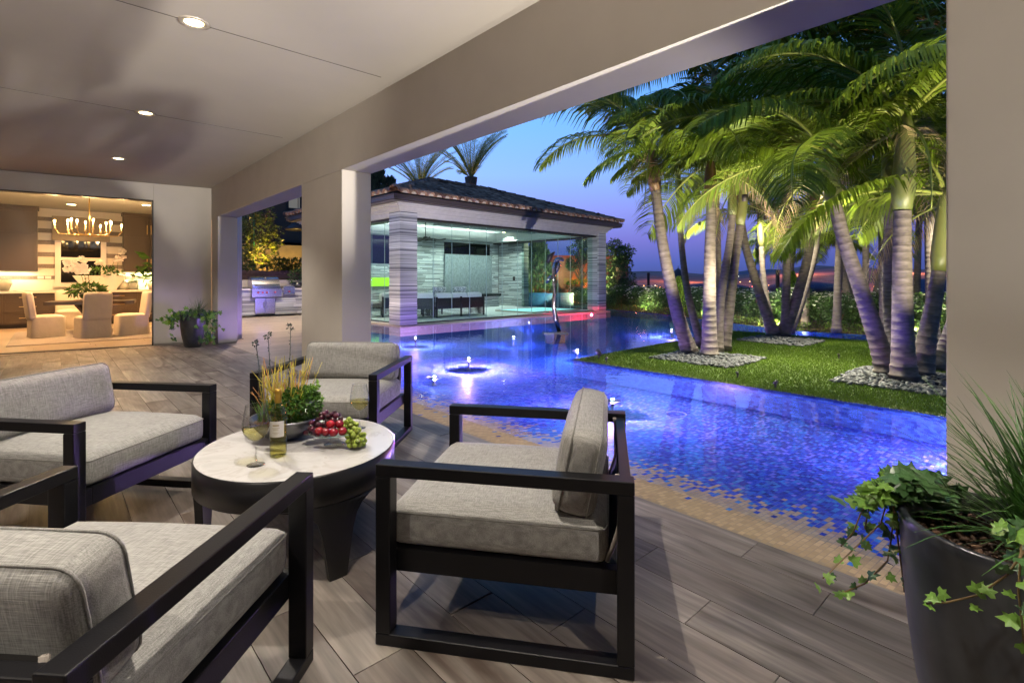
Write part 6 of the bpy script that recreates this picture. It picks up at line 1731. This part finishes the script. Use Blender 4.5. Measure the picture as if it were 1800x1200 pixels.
for s, (a, b) in ((-1, (d0_, mid)), (1, (mid, d1_))):
    o = MB().bx(a + .006, b - .006, YK - .02, YK + .02, .1, dz1).build('cabinet_door', M['steel'], kc)
    MB().tube([(mid + s * .05, YK - .05, dz1 - .34), (mid + s * .05, YK - .07, dz1 - .24), (mid + s * .05, YK - .05, dz1 - .14)], .011, 6).build('handle', M['steel'], o)
gl_ = thing('barbecue_grill', 'stainless steel barbecue grill with red knobs and closed hood', 'grill', ((g0 + g1) / 2, YK, 0)); gw = (g1 - g0) / 2
zb_, zc2, zh = kz(522), kz(508), kz(486)
MB().bx(-gw, gw, -.10, .6, zb_, zc2 + .02).build('control_panel', M['steel'], gl_, bevel=.01)
zk = kz(514)
for u_ in (452, 460, 467.5, 481.5): MB().tube([(kx(u_) - gl_.location.x, -.105, zk), (kx(u_) - gl_.location.x, -.15, zk)], .028, 12).build('knob', M['red_knob'], gl_)
V = []; n = 9
for x in (-gw + .04, gw - .04):
    for k in range(n):
        a = math.pi * .5 * k / (n - 1); V.append((x, -.06 + .42 * (1 - math.cos(a)), zc2 + .02 + (zh - zc2 - .02) * math.sin(a)))
    V.append((x, .55, zh)); V.append((x, .55, zc2 + .02))
q = n + 2
MB().add(V, [(k, k + 1, q + k + 1, q + k)[::-1] for k in range(q - 1)] + [tuple(range(q)), tuple(range(2 * q - 1, q - 1, -1))]).build('hood', M['steel'], gl_)
MB().tube([(-gw + .1, -.12, kz(500.5)), (gw - .1, -.12, kz(500.5))], .018, 8).build('hood_handle', M['steel'], gl_)
MB().lathe([(.001, 0), (.05, 0), (.045, .012), (.001, .014)], n=16).build('thermometer', M['steel_dark'], gl_).matrix_basis = Matrix.Translation((0, .1, kz(489))) @ Matrix.Rotation(rad(75), 4, 'X')
sb = thing('side_burner', 'small stainless side burner right of the grill', 'burner', ((kx(497) + kx(517)) / 2, YK, 0)); sw_ = (kx(517) - kx(497)) / 2
MB().bx(-sw_, sw_, -.08, .5, kz(518), kz(503)).build('burner_box', M['steel'], sb, bevel=.01)
MB().tube([(0, -.085, kz(513)), (0, -.12, kz(513))], .03, 10).build('knob', M['red_knob'], sb)
lamp('grill_light', 'POINT', (gl_.location.x - .25, YK - .55, 1.25), 7, (.18, .2, 1), .03)
# planter wall of brick pavers behind
z0_, z1_ = kz(494, 20.6), kz(478, 20.6)
pw = thing('planter_wall', 'brown brick planter wall behind the outdoor kitchen', 'wall', (0, 20.6, 0))
MB().bx(4, 9.6, .06, .5, 0, z1_ - .01).build('core', M['garden_soil'], pw)
z = max(0, z0_ - .5)
r_ = 0
while z < z1_ - .05:
    x = 4 + (r_ % 2) * .3
    while x < 9.4: MB().bx(x + .006, x + .594, -.02 - R.uniform(0, .008), .055, z + .006, z + .144).build('brick', M['brick'], pw); x += .6
    z += .15; r_ += 1
# lit garden wall and the dark house with its window
q = MB(); q.bx(4.4, 12, 23.8, 24, 0, kz(459, 23.8) + .75)
zw0, zw1 = kz(463, 23.8), kz(440, 23.8)
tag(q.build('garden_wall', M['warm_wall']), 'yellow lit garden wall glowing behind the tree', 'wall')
hs = thing('neighbour_house', 'dark stucco house wall with one small window above the garden', 'house', (0, 26, 0))
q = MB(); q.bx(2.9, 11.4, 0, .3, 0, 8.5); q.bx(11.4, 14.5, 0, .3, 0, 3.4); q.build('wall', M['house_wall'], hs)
x0, x1, z0_, z1_ = onY(507, 0, 26).x, onY(526, 0, 26).x, onY(515, 366, 26).z, onY(515, 343, 26).z
f_ = MB(); f_.bx(x0 - .1, x1 + .1, -.05, -.001, z0_ - .1, z1_ + .1); w_ = f_.build('window', M['black_steel'], hs)
MB().bx(x0, x1, -.07, -.051, z0_, z1_).build('pane', emis('dim_window', (.30, .27, .20), .45), w_)
q = MB(); q.bx(3.0, 11.4, -.6, 0, kz(463, 26) + 1.02, kz(463, 26) + 1.14); q.build('eave', M['black_steel'], hs)
# tree in front, lit yellow, with green stake
tr_ = dep(444, 490, 18.2 * 1.02); ty_ = 20.95; tp2 = onY(446, 486, ty_)
t = thing('citrus_tree', 'small glossy leaved tree lit yellow behind the grill', 'tree', (tp2.x, ty_, z1_ * 0 + kz(480, 20.6)))
zb2 = t.location.z; m_ = MB(); tk = MB(); tk.tube([(0, 0, -.3), (.05, 0, 1.0), (-.05, 0, 2.3)], [.05, .04, .02], 7)
for (u_, v_, r_, n_) in ((430, 385, .55, 330), (455, 400, .62, 420), (425, 430, .55, 360), (465, 440, .55, 340), (440, 455, .6, 380), (478, 425, .38, 160), (420, 460, .45, 260), (468, 380, .35, 120), (470, 356, .3, 70), (490, 405, .22, 50), (445, 345, .3, 60)):
    q = onY(u_, v_, ty_) - t.location; leafmesh(m_, q + Vector((0, R.uniform(-.3, .3), 0)), n_, (r_, r_ * .9, r_ * .8), .17, asp=.36); tk.tube([(0, 0, .5), tuple(q)], [.02, .008], 5)
m_.build('crown', M['citrus_leaf'], t); tk.build('trunk', M['trunk_dark'], t)
sk = MB().tube([(0, 0, -.2), (0, 0, onY(446, 370, ty_).z - t.location.z)], .022, 6)
tag(sk.build('tree_stake', pm('green_stake', (.03, .22, .08), .5), loc=(onY(446, 0, ty_ - .1).x, ty_ - .12, t.location.z)), 'green stake tied to the yellow lit tree', 'stake')
m_ = MB()
for k in range(9): leafmesh(m_, (kx(480 + 7 * k, 21.0), 20.95 + R.uniform(-.1, .2), kz(480, 20.6) + .25), 130, (.35, .25, .32), .2, asp=.25)
tag(m_.build('planter_shrubs', M['citrus_leaf']), 'row of spiky shrubs lit yellow in the planter beside the tree', 'shrub')
ground_spot('garden_spotlight', (tp2.x + .3, 20.35, kz(480, 20.6) + .15), (tp2.x, 21.1, zb2 + 2.0), 420, (1, .60, .14), 'spotlight in the planter under the yellow lit tree', 110)
ground_spot('garden_spotlight', (kx(520, 22), 22.9, .3), (kx(510, 23.8), 23.8, 2.2), 400, (1, .66, .15), 'spotlight washing the garden wall yellow', 120)
hp = thing('hanging_lantern', 'dark tiered lantern hanging from the neighbouring eave', 'lantern', onY(524, 395, 22.5))
MB().lathe([(.001, .5), (.03, .5), (.05, .35), (.28, .2), (.25, .15), (.3, 0), (.55, -.18), (.5, -.24), (.001, -.22)], n=18).build('shade', M['black_steel'], hp)
MB().tube([(0, 0, .5), (0, 0, 3.0)], .015, 6).build('rod', M['black_steel'], hp)
q = onY(524, 486, 19.5)
pp = thing('counter_plant', 'small dark bushy plant in a bowl on the counter right of the burner', 'plant', (q.x, 19.55, zt_))
m_ = MB(); leafmesh(m_, (0, 0, .38), 160, (.32, .2, .26), .16, asp=.2); m_.build('foliage', M['leaf'], pp); MB().lathe([(.001, 0), (.12, 0), (.2, .2), (.001, .18)], n=18).build('pot', M['pot'], pp)
# terrace / kitchen lamps mounted high on the house
for i_, (x, y, e) in enumerate(((5.5, 17.2, 800), (3.9, 14.0, 900))):
    t = thing('terrace_lamp', ('small lamp high over the grill', 'small lamp high over the terrace behind the middle pier')[i_], 'lamp', (x, y, 4.2), group='lamps over the outdoor kitchen terrace')
    MB().lathe([(.001, 0), (.08, 0), (.08, .12), (.001, .12)], n=16).build('housing', M['black_steel'], t)
    lamp('terrace_lamp_bulb', 'SPOT', (0, 0, -.03), e, (1, .76, .5), .05, angle=110, blend=.6, parent=t)
# ================================================================ landscape lighting of palms, added lamps for patio, lawn, roses and pavilion
# added unseen spot behind the viewer's right: brightens the ceiling, throws frond shadows
ground_spot('patio_fill_spot', (2.38, -3.1, .85), (.9, 5.5, 4.1), 4300, (1, .93, .84), 'added unseen spotlight behind the viewpoint, lighting the patio ceiling', 42, .02)
for (x, y, ax, ay, az_, e, an, lb) in ((6.75, 3.0, 7.7, 4.9, 4.4, 1250, 85, 'island spotlight aimed at the first palm group'),
                                       (6.7, .35, 8.0, 1.8, 4.6, 620, 85, 'island spotlight aimed at the right palm group'),
                                       (9.6, 2.6, 11.3, 4.3, 4.2, 600, 90, 'island spotlight aimed at the middle palm group'),
                                       (6.6, -1.2, 8.2, .8, 5.2, 900, 90, 'island spotlight hidden behind the right pier')):
    ground_spot('garden_spotlight', (x, y, .045), (ax, ay, az_), e, (1, .90, .62), lb, an, .02, hs=.45)
for i_, (x, y, e) in enumerate(((14.6, 2.4, 260), (14.5, 5.4, 260), (16.3, 8.2, 220), (17.9, 11.6, 220), (14.7, -.5, 240))):
    ground_spot('rose_fill_spot', (x - .25, y, .08), (x + 1.2, y + .3, .75), e, (1, .92, .66), 'added small spotlight lighting the roses ' + ('behind the right palms', 'behind the middle palms', 'left of the middle palms', 'near the pavilion column', 'hidden behind the right pier')[i_], 140, .04, 'added small spotlights lighting the rose bushes')  # added spots without a visible source, to brighten the roses

for (x, y, z, ax, ay, e, lb) in ((7.9, 3.4, 2.5, 7.3, 2.9, 700, 'added lamp in the first palm group shining down on the grass'), (8.1, 2.25, 2.8, 7.9, 3.0, 800, 'added lamp in the right palm group shining down on the grass'), (11.2, 3.7, 2.6, 10.4, 2.6, 900, 'added lamp in the middle palm group shining down on the grass')):
    t = thing('palm_fill_lamp', lb, 'spotlight', (x, y, z), group='added lamps hung in the palms')  # added lamp, none visible there, to brighten the lawn
    MB().lathe([(.001, 0), (.04, 0), (.045, .1), (.001, .11)], n=14).build('housing', M['black_steel'], t)
    lamp('spot_lamp', 'SPOT', (0, 0, -.02), e, (1, .93, .70), .03, (ax - x, ay - y, -z), 100, .6, t)
ground_spot('garden_spotlight', (6.62, 5.2, .08), (11.5, 13.2, 3.6), 1900, (.93, .90, 1), 'added spotlight on the island tip aimed at the pavilion front', 60)  # added to brighten the pavilion front, no such lamp is seen
ground_spot('garden_spotlight', (4.5, 11.4, .08), (7.4, 14.0, 2.8), 420, (1, .88, .72), 'added spotlight on the terrace edge aimed at the pavilion corner', 80)  # added to brighten the pavilion's left side, source not seen

pp3 = thing('shadow_palm', 'added unseen potted palm casting frond shadows on the patio ceiling', 'plant', (1.66, -1.25, 0))  # added out of view to cast frond shadows on the ceiling
MB().lathe(POT, n=48).build('pot', M['pot'], pp3)
for k in range(20):
    o = bpy.data.objects.new('frond', FR[(0, 1, 3)[k % 3]]); link(o, pp3); o.location = (0, 0, .62 + .05 * (k % 4)); o.rotation_euler = (R.uniform(-.3, .3), R.uniform(-.4, .25), k * 2.4); o.scale = (.28, .30, .60)

for (x, y, z, ax, ay, e, lb) in ((12.5, 4.9, 2.7, 15.6, 5.6, 700, 'added lamp hung in the middle palms shining on the rose hedge'), (12.4, 1.2, 2.7, 15.4, 1.4, 700, 'added lamp hung behind the right palms shining on the rose hedge'), (12.6, 6.6, 2.7, 16.8, 8.6, 700, 'added lamp hung at the island corner shining on the far roses')):
    t = thing('palm_fill_lamp', lb, 'spotlight', (x, y, z), group='added lamps hung in the palms')  # added lamp that spreads more light over the rose hedge
    MB().lathe([(.001, 0), (.04, 0), (.045, .1), (.001, .11)], n=14).build('housing', M['black_steel'], t)
    lamp('spot_lamp', 'SPOT', (0, 0, -.02), e, (1, .92, .66), .03, (ax - x, ay - y, .6 - z), 95, .6, t)
ground_spot('patio_fill_spot', (-2.7, .7, .95), (-.2, 6.5, 3.3), 700, (1, .90, .78), 'added unseen fill spotlight left of the view, aimed at the patio ceiling', 62, .12)  # added fill light for the ceiling, out of view
ground_spot('violet_fill_spot', (6.42, 4.9, .06), (8.0, 4.1, 1.3), 180, (.22, .14, 1), 'added violet spotlight at the island edge by the first palms', 60, .02, hs=.45)  # added: puts violet on the trunks that the capped pool lamps miss
ground_spot('violet_fill_spot', (6.42, 2.4, .06), (8.1, 1.4, 1.6), 180, (.22, .14, 1), 'added violet spotlight at the island edge by the right palms', 60, .02, hs=.45)  # same added violet for the right-hand trunks

ground_spot('patio_fill_spot', (2.70, .40, .02), (2.66, 3.6, 2.56), 150, (1, .92, .85), 'added small uplight hidden at the right pier, washing the beam underside', 80, .03, hs=.5)  # added behind the pot to lighten the soffit
